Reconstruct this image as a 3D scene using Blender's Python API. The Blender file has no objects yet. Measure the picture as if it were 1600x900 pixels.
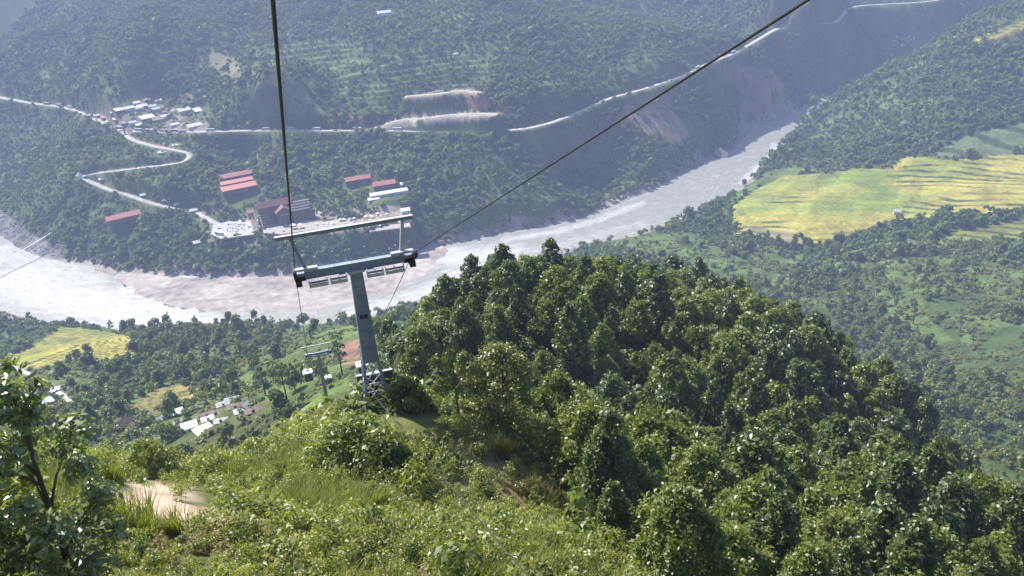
import bpy, math, random
import numpy as np
from mathutils import Vector, Matrix

random.seed(7)
rng = np.random.default_rng(7)
SC = bpy.context.scene
COL = SC.collection

# ---------------------------------------------------------------- camera, world, sun, exposure
PITCH, ROLL, FPX = math.radians(24), math.radians(5), 1400.0
CAMP = np.array([0, 0, 350.0])
_r0 = np.array([1, 0, 0.]); _u0 = np.array([0, math.sin(PITCH), math.cos(PITCH)])
FWD = np.array([0, math.cos(PITCH), -math.sin(PITCH)])
RIGHT = _r0 * math.cos(ROLL) - _u0 * math.sin(ROLL)
UP = _r0 * math.sin(ROLL) + _u0 * math.cos(ROLL)
cam_d = bpy.data.cameras.new('camera'); cam = bpy.data.objects.new('camera', cam_d); COL.objects.link(cam)
cam_d.sensor_width = 36; cam_d.lens = FPX / 1600 * 36; cam_d.clip_start = 0.3; cam_d.clip_end = 20000
m = Matrix(((RIGHT[0], UP[0], -FWD[0], 0), (RIGHT[1], UP[1], -FWD[1], 0), (RIGHT[2], UP[2], -FWD[2], 350), (0, 0, 0, 1)))
cam.matrix_world = m
SC.camera = cam

SUN_EL, SUN_AZ = math.radians(51), math.radians(-46)     # azimuth measured from +Y towards +X
world = bpy.data.worlds.new('World'); SC.world = world; world.use_nodes = True
wn = world.node_tree.nodes; wl = world.node_tree.links
bg = wn['Background']
sky = wn.new('ShaderNodeTexSky'); sky.sky_type = 'NISHITA'; sky.sun_disc = False
sky.sun_elevation = SUN_EL; sky.sun_rotation = SUN_AZ; sky.altitude = 400; sky.dust_density = 1.5
wl.new(sky.outputs[0], bg.inputs[0]); bg.inputs[1].default_value = 0.10
sun_d = bpy.data.lights.new('sun', 'SUN'); sun = bpy.data.objects.new('sun', sun_d); COL.objects.link(sun)
sun_d.energy = 5.0; sun_d.angle = math.radians(0.5); sun_d.color = (1.0, 0.95, 0.87)
SDIR = Vector((math.sin(SUN_AZ) * math.cos(SUN_EL), math.cos(SUN_AZ) * math.cos(SUN_EL), math.sin(SUN_EL)))
sun.rotation_euler = SDIR.to_track_quat('Z', 'Y').to_euler()
sun.location = (0, 0, 900)
SC.view_settings.view_transform = 'Standard'
SC.view_settings.look = 'None'
SC.view_settings.exposure = 0.95
SC.view_settings.gamma = 1
SC.cycles.volume_bounces = 0
SC.cycles.max_bounces = 5
SC.cycles.diffuse_bounces = 2; SC.cycles.glossy_bounces = 2; SC.cycles.transmission_bounces = 3
SC.cycles.transparent_max_bounces = 6
HAZE = 0.00030
HAZE_COLOR = (0.50, 0.61, 1.0)

# ---------------------------------------------------------------- pixel <-> world helpers (1600 x 900 photograph)
def ray(x, y):
    d = FWD + RIGHT * ((x - 800) / FPX) - UP * ((y - 450) / FPX)
    return d / np.linalg.norm(d)
def proj(P):
    v = np.asarray(P, float) - CAMP
    w = v @ FWD
    w = np.where(w < .1, .1, w)
    return 800 + FPX * (v @ RIGHT) / w, 450 - FPX * (v @ UP) / w
def atD(x, y, D):
    d = ray(x, y); return CAMP + d * (D / math.hypot(d[0], d[1]))
def atz(x, y, z):
    d = ray(x, y); return CAMP + d * ((z - 350) / d[2])
def inpoly(px, py, poly):
    px = np.asarray(px); py = np.asarray(py); r = np.zeros(px.shape, bool); n = len(poly)
    for i in range(n):
        x1, y1 = poly[i]; x2, y2 = poly[(i + 1) % n]
        if y1 == y2: continue
        c = ((y1 > py) != (y2 > py)) & (px < (x2 - x1) * (py - y1) / (y2 - y1) + x1)
        r ^= c
    return r
def segdist(px, py, pts, closed=False):
    """distance to a polyline and the parameter (index + t) of the closest point"""
    px = np.asarray(px, float); py = np.asarray(py, float)
    best = np.full(px.shape, 1e9); par = np.zeros(px.shape)
    n = len(pts); rngi = range(n if closed else n - 1)
    for i in rngi:
        x1, y1 = pts[i][0], pts[i][1]; x2, y2 = pts[(i + 1) % n][0], pts[(i + 1) % n][1]
        dx, dy = x2 - x1, y2 - y1; L = dx * dx + dy * dy + 1e-9
        t = np.clip(((px - x1) * dx + (py - y1) * dy) / L, 0, 1)
        d = np.hypot(px - x1 - t * dx, py - y1 - t * dy)
        k = d < best; best[k] = d[k]; par[k] = (i + t)[k]
    return best, par
def smooth(e0, e1, x):
    t = np.clip((x - e0) / (e1 - e0), 0, 1); return t * t * (3 - 2 * t)
def vnoise(x, y, seed=0):
    """cheap smooth value noise"""
    xi = np.floor(x).astype(np.int64); yi = np.floor(y).astype(np.int64); fx = x - xi; fy = y - yi
    fx = fx * fx * (3 - 2 * fx); fy = fy * fy * (3 - 2 * fy)
    def h(a, b):
        n = (a * 374761393 + b * 668265263 + seed * 974711) & 0xffffffff
        n = ((n ^ (n >> 13)) * 1274126177) & 0xffffffff
        return ((n ^ (n >> 16)) & 0xffff) / 65535.0
    a = h(xi, yi); b = h(xi + 1, yi); c = h(xi, yi + 1); d = h(xi + 1, yi + 1)
    return (a + (b - a) * fx) * (1 - fy) + (c + (d - c) * fx) * fy
def fbm(x, y, seed=0, o=4):
    s = 0; a = .5
    for i in range(o):
        s = s + a * vnoise(x * 2 ** i, y * 2 ** i, seed + i); a *= .5
    return s

# ---------------------------------------------------------------- terrain: control points
CP = []
def cz(*a):
    for x, y, z in a: p = atz(x, y, z); CP.append((p[0], p[1], z))
def cD(*a):                                  # the surface passes through the sight line at distance D (minus cover height)
    for x, y, D, h in a: p = atD(x, y, D); CP.append((p[0], p[1], p[2] - h))
def cw(*a):                                  # azimuth (deg), distance, height
    for az, D, z in a: t = math.radians(az); CP.append((D * math.sin(t), D * math.cos(t), z))
# near bank and river level
cz((-80, 480, 3), (60, 500, 4), (200, 520, 5), (330, 520, 6), (480, 512, 7), (600, 480, 3), (700, 460, 3), (800, 420, 2), (900, 392, 3),
   (1000, 366, 4), (1100, 330, 5), (1170, 290, 6), (1215, 240, 6), (1250, 195, 6))
# far bank
cz((-80, 320, 8), (0, 325, 10), (60, 360, 12), (120, 390, 10), (200, 410, 8), (300, 415, 10), (400, 418, 10), (550, 415, 10), (650, 380, 8),
   (700, 375, 10), (800, 350, 14), (900, 325, 14), (1000, 290, 12), (1080, 250, 12), (1140, 225, 12), (1190, 185, 12), (1250, 160, 14))
# resort bench, roads
cz((340, 350, 32), (450, 345, 34), (560, 340, 36), (610, 300, 45), (370, 285, 58), (560, 275, 56), (600, 290, 50), (190, 335, 40), (125, 278, 66), (60, 300, 45),
   (240, 262, 72), (298, 242, 80), (245, 232, 86), (190, 205, 95), (110, 170, 103), (50, 160, 108), (0, 152, 112), (-80, 140, 112),
   (300, 205, 92), (400, 204, 90), (500, 204, 89), (600, 204, 88), (700, 205, 86), (800, 203, 85), (890, 180, 86), (950, 153, 90), (1010, 138, 92), (1075, 115, 96),
   (1150, 80, 100), (1220, 45, 104), (1300, 34, 108), (1330, 12, 112), (1460, 0, 116), (240, 175, 108), (310, 170, 106), (250, 150, 120))
# far slopes
cD((-60, 100, 1750, 0), (0, 60, 1900, 0), (100, 60, 1680, 0), (200, 100, 1420, 0), (200, 20, 1620, 0), (350, 110, 1330, 0), (350, 20, 1540, 0), (400, 160, 1200, 0), (500, 100, 1300, 0), (500, 20, 1480, 0),
   (600, 150, 1160, 0), (650, 60, 1310, 0), (700, 184, 1110, 0), (700, 148, 1165, 0), (800, 100, 1230, 0), (800, 20, 1400, 0), (950, 100, 1270, 0), (950, 30, 1460, 0), (1080, 60, 1450, 0), (1150, 20, 1650, 0),
   (1130, 140, 1370, 0), (1200, 100, 1460, 0), (1300, 90, 1600, 0), (1400, 10, 1800, 0), (1010, 220, 1130, 0), (900, 250, 1090, 0))
# right hill and its terraces
cz((1150, 320, 14), (1300, 290, 18), (1400, 300, 22), (1600, 240, 38), (1600, 300, 32), (1150, 370, 16), (1250, 375, 18), (1450, 340, 26), (1600, 350, 33),
   (1600, 200, 55), (1500, 215, 45), (1420, 240, 28), (1280, 265, 16), (1200, 270, 9))
cD((1265, 178, 1345, 4), (1330, 130, 1370, 5), (1400, 90, 1395, 8), (1500, 35, 1450, 8), (1600, -5, 1500, 8), (1700, -50, 1540, 5), (1350, 190, 1255, 8), (1500, 130, 1230, 8), (1600, 120, 1270, 8), (1700, 190, 1180, 8))
cw((22, 1650, 15), (27, 1720, 40), (32, 1800, 60), (18, 1500, 10))
# valley floor right, below the terraces
cD((1050, 380, 800, 0), (1100, 440, 690, 1), (1250, 410, 770, 2), (1300, 480, 600, 2), (1450, 430, 690, 2), (1450, 520, 560, 2), (1600, 420, 720, 2), (1600, 500, 580, 2), (1600, 620, 420, 2),
   (1550, 700, 330, 3), (1450, 580, 470, 2))
# valley left
cD((500, 600, 235, 0), (540, 510, 430, 0), (400, 600, 300, 3), (330, 640, 335, 0), (250, 630, 380, 0), (300, 570, 470, 3), (400, 540, 540, 3), (100, 620, 415, 0),
   (130, 540, 580, 0), (0, 570, 640, 0), (200, 525, 690, 0), (60, 600, 500, 0), (450, 510, 640, 0), (200, 660, 330, 0))
cD((503, 632, 195, .5))
# near ridge
cD((1000, 395, 190, 9), (700, 455, 130, 8), (620, 490, 92, 7), (1200, 470, 170, 9), (1400, 570, 138, 9), (1600, 790, 92, 8), (1000, 560, 90, 6), (1000, 800, 32, 5), (1000, 680, 50, 6),
   (850, 480, 150, 9), (1300, 700, 72, 7), (1550, 890, 40, 5), (1250, 890, 25, 4),
   (750, 450, 140, 9), (850, 425, 160, 9), (660, 472, 108, 8), (1100, 412, 185, 9), (920, 410, 175, 9), (590, 648, 41.5, 0), (600, 890, 20, .5), (100, 890, 17, 1), (200, 770, 26, .5), (350, 705, 40, 1.6), (250, 700, 39, 1.6), (180, 705, 37, 1.6), (450, 690, 41, 1.2), (0, 670, 32, 1.5), (870, 700, 43, 0), (850, 850, 24, .5), (450, 780, 28, 1), (750, 670, 48, 0))
cw((0, 2, 338.5), (180, 60, 362), (180, 300, 470), (90, 60, 335), (-90, 60, 340), (120, 60, 350), (-120, 60, 352), (140, 300, 420), (-140, 300, 440), (90, 300, 260), (-90, 300, 280))
# hidden guards
cw((-15, 60, 306), (-15, 100, 280), (-22, 70, 303), (-25, 130, 262), (-15, 150, 250), (-22, 200, 220), (-30, 200, 225), (-35, 80, 305), (-35, 400, 170), (-30, 300, 185), (-8, 90, 294), (-6, 140, 268), (-4, 200, 240),
   (0, 300, 195), (9, 300, 195), (0, 500, 92), (9, 500, 88), (0, 660, 25), (9, 660, 22), (17, 260, 205), (25, 220, 205), (33, 180, 215), (33, 120, 250), (20, 380, 140), (28, 330, 150), (40, 300, 165), (40, 100, 270), (40, 600, 70), (40, 1000, 35), (-40, 700, 70), (-40, 1200, 10),
   (-42, 1700, 100), (45, 1400, 90))
# beyond
for az in range(-45, 50, 9): cw((az, 2300, 430 if az < 20 else 330), (az, 3200, 560), (az, 4400, 600))
cw((60, 1500, 250), (-60, 1500, 150), (75, 700, 200), (-75, 700, 200), (90, 2500, 500), (-90, 2500, 450), (180, 1500, 700), (180, 4000, 700), (130, 2000, 650), (-130, 2000, 600), (90, 4400, 600), (-90, 4400, 600))
CPA = np.array(CP)
def _k(r2): return np.where(r2 > 0, r2 * np.log(np.maximum(r2, 1e-12)), 0)
_S = 1000.0
_X = CPA[:, :2] / _S; _n = len(_X)
_A = np.zeros((_n + 3, _n + 3)); _d2 = ((_X[:, None] - _X[None]) ** 2).sum(-1)
_A[:_n, :_n] = _k(_d2) + np.eye(_n) * 1e-6; _A[:_n, _n] = 1; _A[:_n, _n + 1:] = _X; _A[_n:, :_n] = _A[:_n, _n:].T
_w = np.linalg.solve(_A, np.concatenate([CPA[:, 2], np.zeros(3)]))
def tps(x, y):
    x = np.asarray(x, float).ravel() / _S; y = np.asarray(y, float).ravel() / _S
    z = _w[_n] + _w[_n + 1] * x + _w[_n + 2] * y
    for i in range(_n):
        z = z + _w[i] * _k((x - _X[i, 0]) ** 2 + (y - _X[i, 1]) ** 2)
    return z

# ---------------------------------------------------------------- plan outlines traced on the ground
RIV = [atz(x, y, 0)[:2] for x, y in [(-80, 372), (0, 365), (33, 389), (73, 404), (127, 411), (180, 424), (250, 430), (300, 431), (400, 432), (470, 433), (540, 424), (600, 409), (653, 393), (690, 383),
      (715, 380), (790, 362), (850, 355), (900, 343), (960, 320), (1000, 305), (1040, 287), (1062, 272), (1085, 262), (1110, 247), (1140, 236), (1165, 212), (1190, 198), (1215, 189), (1240, 176)]]
_far = [(290 + 250, 1425), (700, 1500), (1000, 1640)]
_farr = [(1000, 1590), (720, 1440), (560, 1360)]
RIV = [tuple(p) for p in RIV] + _far + _farr + [tuple(atz(x, y, 0)[:2]) for x, y in [(1245, 197), (1215, 235), (1190, 262), (1165, 287), (1130, 308), (1100, 325), (1070, 337), (1040, 350), (1000, 363),
      (950, 376), (900, 388), (850, 397), (820, 412), (790, 430), (750, 446), (700, 462), (650, 478), (600, 494), (480, 510), (400, 516), (330, 524), (260, 528), (200, 520), (140, 506), (80, 505), (30, 494), (0, 486), (-80, 476)]]
RIV = RIV + [(-620, 770), (-1100, 700), (-1500, 900), (-1400, 1150), (-900, 1020)]
BAR = [tuple(atz(x, y, .5)[:2]) for x, y in [(145, 411), (200, 426), (300, 432), (400, 433), (470, 434), (540, 425), (600, 410), (653, 394), (690, 384), (704, 390), (692, 404), (665, 428), (620, 449), (560, 469), (500, 481),
      (420, 487), (330, 486), (270, 477), (215, 461), (185, 435), (150, 419)]]
GRAVEL = [tuple(atz(x, y, 1)[:2]) for x, y in [(780, 432), (800, 408), (850, 392), (895, 384), (905, 392), (870, 408), (820, 428), (770, 452)]]

def path3(pts, n=6):
    """pixel polyline with heights -> dense smooth 3-D polyline"""
    P = np.array([atz(x, y, z) for x, y, z in pts]); out = []
    for i in range(len(P) - 1):
        p0 = P[max(i - 1, 0)]; p1 = P[i]; p2 = P[i + 1]; p3 = P[min(i + 2, len(P) - 1)]
        for k in range(n):
            t = k / n
            out.append(.5 * ((2 * p1) + (-p0 + p2) * t + (2 * p0 - 5 * p1 + 4 * p2 - p3) * t * t + (-p0 + 3 * p1 - 3 * p2 + p3) * t ** 3))
    out.append(P[-1]); return np.array(out)
ROADS = {
 'highway': (path3([(-120, 128, 114), (-40, 142, 113), (5, 153, 112), (50, 161, 108), (110, 170, 103), (150, 186, 99), (185, 202, 95), (240, 206, 93), (310, 206, 92), (400, 204, 90), (500, 204, 89), (600, 204, 88), (700, 205, 86), (800, 203, 85),
      (850, 195, 85), (890, 181, 86), (950, 155, 90), (1010, 138, 92), (1075, 115, 96), (1110, 98, 98), (1150, 82, 100), (1185, 62, 102), (1218, 44, 104), (1260, 38, 106), (1305, 34, 108), (1330, 12, 112), (1390, 6, 114), (1460, 1, 116), (1560, -20, 120)]), 8.5),
 'access_road': (path3([(192, 205, 95), (207, 218, 91), (240, 228, 87), (275, 235, 84), (296, 241, 80), (290, 251, 77), (265, 257, 74), (230, 261, 72), (190, 266, 70), (150, 271, 68), (128, 277, 66), (148, 287, 60), (175, 298, 55), (200, 305, 50), (235, 317, 44),
      (275, 327, 38), (305, 331, 35), (330, 345, 33), (352, 355, 32)]), 7.5),
 'quarry_road': (path3([(560, 205, 88.5), (590, 198, 91), (625, 188, 96), (670, 184, 100), (720, 178, 104), (770, 178, 106)]), 10),
 'bench_track': (path3([(640, 150, 121), (680, 147, 124), (720, 142, 127), (750, 144, 127)]), 8),
 'hill_path': (path3([(-40, 555, 118), (0, 568, 114), (40, 582, 120), (85, 607, 135), (120, 640, 150)]), 3.0),
}
# flattened pads: (pixel x, y, z, radius)
PADS = [(450, 345, 34, 34), (500, 350, 34, 20), (368, 356, 32, 24), (345, 357, 32, 16), (540, 350, 34.5, 16), (580, 343, 35, 18), (620, 335, 36, 16), (372, 285, 58, 20), (190, 336, 42, 12), (560, 278, 56, 14), (600, 286, 51, 14), (125, 276, 67, 9), (608, 306, 46, 20)]
PADS = [(atz(x, y, z)[:2], z, r) for x, y, z, r in PADS]

# image-space outlines of what covers the ground: (name, polygon, Dmin, Dmax)
FIELD_MAIN = [(1140, 325), (1180, 297), (1225, 275), (1290, 270), (1330, 262), (1390, 265), (1412, 243), (1480, 250), (1610, 238), (1610, 325), (1540, 335), (1450, 342), (1390, 352), (1340, 360), (1330, 368), (1290, 382), (1250, 382), (1200, 373), (1150, 365)]
FIELD_TOP = [(1440, 243), (1500, 215), (1530, 205), (1610, 190), (1610, 236), (1530, 246)]
FIELD_LOW = [(1450, 372), (1520, 355), (1610, 338), (1610, 372), (1520, 385), (1470, 388)]
FIELD_HIGH = [(1512, 62), (1560, 48), (1610, 26), (1610, 55), (1570, 62), (1530, 68)]
FIELD_LEFT = [(-20, 572), (40, 545), (95, 512), (130, 512), (205, 525), (212, 552), (190, 568), (120, 560), (60, 575), (0, 582)]
FIELD_VILLAGE = [(190, 655), (205, 632), (250, 602), (300, 600), (305, 622), (300, 634), (255, 640), (240, 662)]
GRASS = [[(440, 520), (500, 498), (560, 505), (590, 500), (590, 640), (470, 640), (420, 625), (360, 600), (350, 580), (450, 560)],
         [(60, 560), (130, 565), (120, 600), (60, 600)], [(930, 378), (1010, 362), (1080, 365), (1150, 400), (1250, 440), (1200, 460), (1100, 420), (1000, 395)],
         [(1310, 410), (1450, 400), (1610, 415), (1610, 465), (1500, 455), (1440, 460), (1450, 500), (1490, 530), (1460, 540), (1400, 500), (1350, 450)],
         [(1180, 380), (1260, 395), (1240, 430), (1160, 410)], [(1170, 280), (1220, 262), (1280, 264), (1230, 275), (1180, 296), (1140, 322), (1120, 330)]]
DIRTRED = [(535, 533), (600, 528), (600, 575), (545, 572), (515, 560)]
def mask(px, py, D, poly, a, b): return inpoly(px, py, poly) & (D > a) & (D < b)

# ---------------------------------------------------------------- terrain grid
AZ = np.radians(np.concatenate([np.arange(-180, -42, 3.0), np.arange(-42, 42.01, 0.15), np.arange(45, 180.1, 3.0)]))
RR = np.concatenate([np.array([.5, 1.5]), np.geomspace(3, 60, 110)[:-1], np.geomspace(60, 300, 130)[:-1], np.linspace(300, 690, 130)[:-1], np.linspace(690, 1450, 330)[:-1], np.linspace(1450, 1900, 120)[:-1], np.geomspace(1900, 4600, 50)])
GA, GR = np.meshgrid(AZ, RR, indexing='ij')
GX = GR * np.sin(GA); GY = GR * np.cos(GA)
def raw_height(x, y):
    sh = np.shape(x); x = np.ravel(x).astype(float); y = np.ravel(y).astype(float)
    D = np.hypot(x, y)
    z = tps(x, y)
    far = smooth(1900, 2600, D)
    z = np.minimum(z, 600) * (1 - 0) + 0
    # relief: gullies and spurs on the far slopes, small bumps near
    az = np.arctan2(x, y)
    rel = smooth(60, 140, z) * smooth(1150, 1350, D)
    z = z + rel * (fbm(x / 190 + 3, y / 420, 5, 3) - .45) * 95
    z = z + (fbm(x / 9, y / 9, 2, 3) - .45) * np.clip(D / 60, .25, 2.2) + (fbm(x / 60, y / 60, 9, 3) - .45) * smooth(80, 500, D) * 7
    return z.reshape(sh)
GZ = raw_height(GX, GY)
GD = GR
vpx, vpy = proj(np.stack([GX, GY, GZ], -1))
# terraces cut into the slopes
def steps(z, h, k): f = z / h; b = np.floor(f); t = f - b; return (b + smooth(k, 1, t)) * h
TERR = [(FIELD_MAIN, 700, 1250, .6), (FIELD_TOP, 950, 1350, 2.0), (FIELD_LOW, 650, 1100, 1.6), (FIELD_HIGH, 1100, 1600, 3), (FIELD_VILLAGE, 300, 480, 1.6), (FIELD_LEFT, 450, 900, .9)]
RISER = np.zeros(GZ.shape)
flat_tps = None
for poly, a, b, h in TERR:
    mk = mask(vpx, vpy, GD, poly, a, b)
    base = GZ[mk] - 0
    zz = tps(GX[mk], GY[mk]) + (fbm(GX[mk] / 70, GY[mk] / 70, 4, 2) - .4) * h * 4
    if poly is FIELD_MAIN or poly is FIELD_TOP or poly is FIELD_LOW:
        az_ = np.arctan2(GX[mk], GY[mk]); per = 27.0 if poly is FIELD_TOP else 17.0
        ph = GD[mk] / per + (az_ - .4) * 9 + (fbm(GX[mk] / 90, GY[mk] / 60, 14, 3) - .45) * (1.6 if poly is FIELD_TOP else 2.6)
        t = ph - np.floor(ph); am = np.ones(t.shape)
        if poly is FIELD_MAIN:
            am = .15 + .85 * smooth(.40, .58, fbm(GX[mk] / 50, GY[mk] / 40, 15, 2) + .12 * (vpx[mk] > 1410) + .12 * (vpy[mk] > 345) - .15 * ((vpx[mk] > 1270) & (vpx[mk] < 1400) & (vpy[mk] < 340)))
        GZ[mk] = tps(GX[mk], GY[mk]) + (smooth(.76, 1, t) - t) * (2.2 if poly is FIELD_TOP else 1.2) * am; RISER[mk] = smooth(.72, .8, t) * am; continue
    f = zz / h; t = f - np.floor(f)
    GZ[mk] = steps(zz, h, .74); RISER[mk] = ((t > .72)).astype(float)
FARTER = [(395, 75), (480, 60), (600, 70), (760, 90), (770, 140), (700, 135), (640, 150), (620, 175), (540, 180), (430, 185), (385, 160)]
mk = mask(vpx, vpy, GD, FARTER, 1050, 1500)
z_ = GZ[mk] + (fbm(GX[mk] / 60, GY[mk] / 60, 44, 2) - .5) * 6; GZ[mk] = steps(z_, 5.0, .55); RISER[mk] = ((z_ / 5 % 1) > .5) * .6
# pads and roads
for c, z, r in PADS:
    d = np.hypot(GX - c[0], GY - c[1]); w = 1 - smooth(r * .85, r * 1.7, d); GZ = GZ * (1 - w) + z * w
for nm, (P, wd) in ROADS.items():
    lo = P[:, :2].min(0) - 40; hi = P[:, :2].max(0) + 40
    mk = (GX > lo[0]) & (GX < hi[0]) & (GY > lo[1]) & (GY < hi[1])
    d, t = segdist(GX[mk], GY[mk], P)
    i = np.minimum(t.astype(int), len(P) - 2); f = t - i
    zr = P[i, 2] * (1 - f) + P[i + 1, 2] * f
    w = 1 - smooth(wd * .5 + 2.2, wd * .5 + (11 if wd > 5 else 5), d)
    GZ[mk] = GZ[mk] * (1 - w) + (zr - .12) * w
# quarry cut: benches sheer at the back
# river bed and banks
_rx = np.array([p[0] for p in RIV]); _ry = np.array([p[1] for p in RIV])
mk = (GX > _rx.min() - 80) & (GX < _rx.max() + 80) & (GY > _ry.min() - 80) & (GY < _ry.max() + 80)
rd, _ = segdist(GX[mk], GY[mk], RIV, True); ins = inpoly(GX[mk], GY[mk], RIV); rd = np.where(ins, -rd, rd)
RD = np.full(GX.shape, 999.); RD[mk] = rd
bank = smooth(0, 22, RD)
GZ = np.where(RD < 0, -3 * smooth(0, 6, -RD) + .15, (np.maximum(GZ, 1.5)) * bank + (1 - bank) * (.3 + RD * .12))
bd, _ = segdist(GX[mk], GY[mk], BAR, True); bi = inpoly(GX[mk], GY[mk], BAR); bd = np.where(bi, bd, -bd)
BD = np.full(GX.shape, -999.); BD[mk] = bd
barz = np.minimum(.5, BD * .07) + (fbm(GX / 5, GY / 14, 8, 3) - .45) * .5
GZ = np.where((BD > -4) & (RD < 3), np.maximum(GZ, barz), GZ)
gi = np.zeros(GX.shape, bool); gi[mk] = inpoly(GX[mk], GY[mk], GRAVEL)
GZ = np.where(gi, np.maximum(np.minimum(GZ, 3), .4 + fbm(GX / 4, GY / 4, 18, 2) * 1.0 - .3), GZ)

def hgt(x, y):
    x = np.asarray(x, float); y = np.asarray(y, float)
    a = np.arctan2(x, y); r = np.hypot(x, y)
    i = np.clip(np.searchsorted(AZ, a) - 1, 0, len(AZ) - 2); j = np.clip(np.searchsorted(RR, r) - 1, 0, len(RR) - 2)
    u = np.clip((a - AZ[i]) / (AZ[i + 1] - AZ[i]), 0, 1); v = np.clip((r - RR[j]) / (RR[j + 1] - RR[j]), 0, 1)
    return (GZ[i, j] * (1 - u) + GZ[i + 1, j] * u) * (1 - v) + (GZ[i, j + 1] * (1 - u) + GZ[i + 1, j + 1] * u) * v
def hit(px, py, a=8, b=2600):
    d = ray(px, py); h = math.hypot(d[0], d[1]); D = np.geomspace(a, b, 5000)
    P = CAMP + d * (D / h)[:, None]
    zz = hgt(P[:, 0], P[:, 1]); k = np.nonzero(P[:, 2] < zz)[0]
    if len(k) == 0: k = [len(D) - 1]
    p = P[k[0]].copy(); p[2] = float(hgt(p[0], p[1])); return p

# ---------------------------------------------------------------- mesh + object helpers
def mesh_np(name, V, F, mats=(), smooth_=False):
    """V (n,3); F (m,k) constant face size"""
    me = bpy.data.meshes.new(name); V = np.asarray(V, np.float32); F = np.asarray(F, np.int32)
    me.vertices.add(len(V)); me.vertices.foreach_set('co', V.ravel())
    k = F.shape[1]
    me.loops.add(F.size); me.loops.foreach_set('vertex_index', F.ravel())
    me.polygons.add(len(F)); me.polygons.foreach_set('loop_start', np.arange(0, F.size, k, dtype=np.int32))
    me.polygons.foreach_set('loop_total', np.full(len(F), k, np.int32))
    if smooth_: me.polygons.foreach_set('use_smooth', np.ones(len(F), bool))
    for m_ in mats: me.materials.append(m_)
    me.update(calc_edges=True); me.validate(); return me
class MB:
    """collects boxes, tubes, prisms into one mesh"""
    def __init__(s): s.v = []; s.f = []
    def add(s, v, f): o = len(s.v); s.v += [tuple(map(float, p)) for p in v]; s.f += [tuple(i + o for i in q) for q in f]; return s
    def box(s, c, d, rz=0):
        x, y, z = d[0] / 2, d[1] / 2, d[2] / 2; cs, sn = math.cos(rz), math.sin(rz); v = []
        for dz in (-z, z):
            for a, b in ((-x, -y), (x, -y), (x, y), (-x, y)): v.append((c[0] + a * cs - b * sn, c[1] + a * sn + b * cs, c[2] + dz))
        return s.add(v, [(3, 2, 1, 0), (4, 5, 6, 7), (0, 1, 5, 4), (1, 2, 6, 5), (2, 3, 7, 6), (3, 0, 4, 7)])
    def beam(s, p, q, w, h, w2=None, h2=None, up=(0, 0, 1)):
        p = Vector(p); q = Vector(q); d = (q - p).normalized(); u = Vector(up)
        if abs(d.dot(u)) > .99: u = Vector((0, 1, 0))
        a = d.cross(u).normalized(); b = a.cross(d).normalized(); v = []
        for c, ww, hh in ((p, w, h), (q, w2 or w, h2 or h)):
            for i, j in ((-1, -1), (1, -1), (1, 1), (-1, 1)): v.append(c + a * (i * ww / 2) + b * (j * hh / 2))
        return s.add(v, [(0, 1, 2, 3), (7, 6, 5, 4), (0, 4, 5, 1), (1, 5, 6, 2), (2, 6, 7, 3), (3, 7, 4, 0)])
    def tube(s, pts, r, n=6, r2=None, cap=True):
        pts = [Vector(p) for p in pts]; v = []; f = []; N = len(pts)
        for i, p in enumerate(pts):
            d = (pts[min(i + 1, N - 1)] - pts[max(i - 1, 0)]).normalized(); u = Vector((0, 0, 1)) if abs(d.z) < .9 else Vector((0, 1, 0))
            a = d.cross(u).normalized(); b = a.cross(d); rr = r if r2 is None else r + (r2 - r) * i / (N - 1)
            for k in range(n): t = 2 * math.pi * k / n; v.append(p + a * (rr * math.cos(t)) + b * (rr * math.sin(t)))
        for i in range(N - 1):
            for k in range(n): f.append((i * n + k, i * n + (k + 1) % n, (i + 1) * n + (k + 1) % n, (i + 1) * n + k))
        if cap: f.append(tuple(reversed(range(n)))); f.append(tuple(range((N - 1) * n, N * n)))
        return s.add(v, f)
    def cyl(s, c, ax, r, L, n=12): ax = Vector(ax).normalized(); c = Vector(c); return s.tube([c - ax * L / 2, c + ax * L / 2], r, n)
    def lathe(s, c, prof, n=12):
        v = []; f = []
        for r, z in prof:
            for k in range(n): t = 2 * math.pi * k / n; v.append((c[0] + r * math.cos(t), c[1] + r * math.sin(t), c[2] + z))
        for i in range(len(prof) - 1):
            for k in range(n): f.append((i * n + k, i * n + (k + 1) % n, (i + 1) * n + (k + 1) % n, (i + 1) * n + k))
        f.append(tuple(reversed(range(n)))); f.append(tuple(range((len(prof) - 1) * n, len(prof) * n)))
        return s.add(v, f)
    def build(s, name, mat, parent=None, sm=False):
        me = bpy.data.meshes.new(name); me.from_pydata(s.v, [], s.f); me.materials.append(mat); me.update()
        if sm:
            for p in me.polygons: p.use_smooth = True
        return link(name, me, parent)
def link(name, me, parent=None):
    o = bpy.data.objects.new(name, me); COL.objects.link(o)
    if parent is not None: o.parent = parent
    return o
def tag(o, label=None, cat=None, group=None, kind=None):
    for k, v in (('label', label), ('category', cat), ('group', group), ('kind', kind)):
        if v: o[k] = v
    return o
def thing(name, loc, rz, label, cat, group=None):
    o = link(name, None); o.empty_display_size = .5; o.location = loc; o.rotation_euler = (0, 0, rz); return tag(o, label, cat, group)
_kids = {}
def dup(root, loc, rz=None, sc=None, label=None, group=None):
    def cp(o, par):
        c = o.copy(); COL.objects.link(c)
        if par is not None: c.parent = par
        ks = _kids.get(o.name)
        if ks is None: ks = _kids[o.name] = list(o.children)
        for k in ks: cp(k, c)
        return c
    r = cp(root, None); _kids[r.name] = None; r.location = loc
    if rz is not None: r.rotation_euler = (0, 0, rz)
    if sc is not None: r.scale = (sc, sc, sc) if np.isscalar(sc) else sc
    if label: r['label'] = label
    if group: r['group'] = group
    return r

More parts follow.
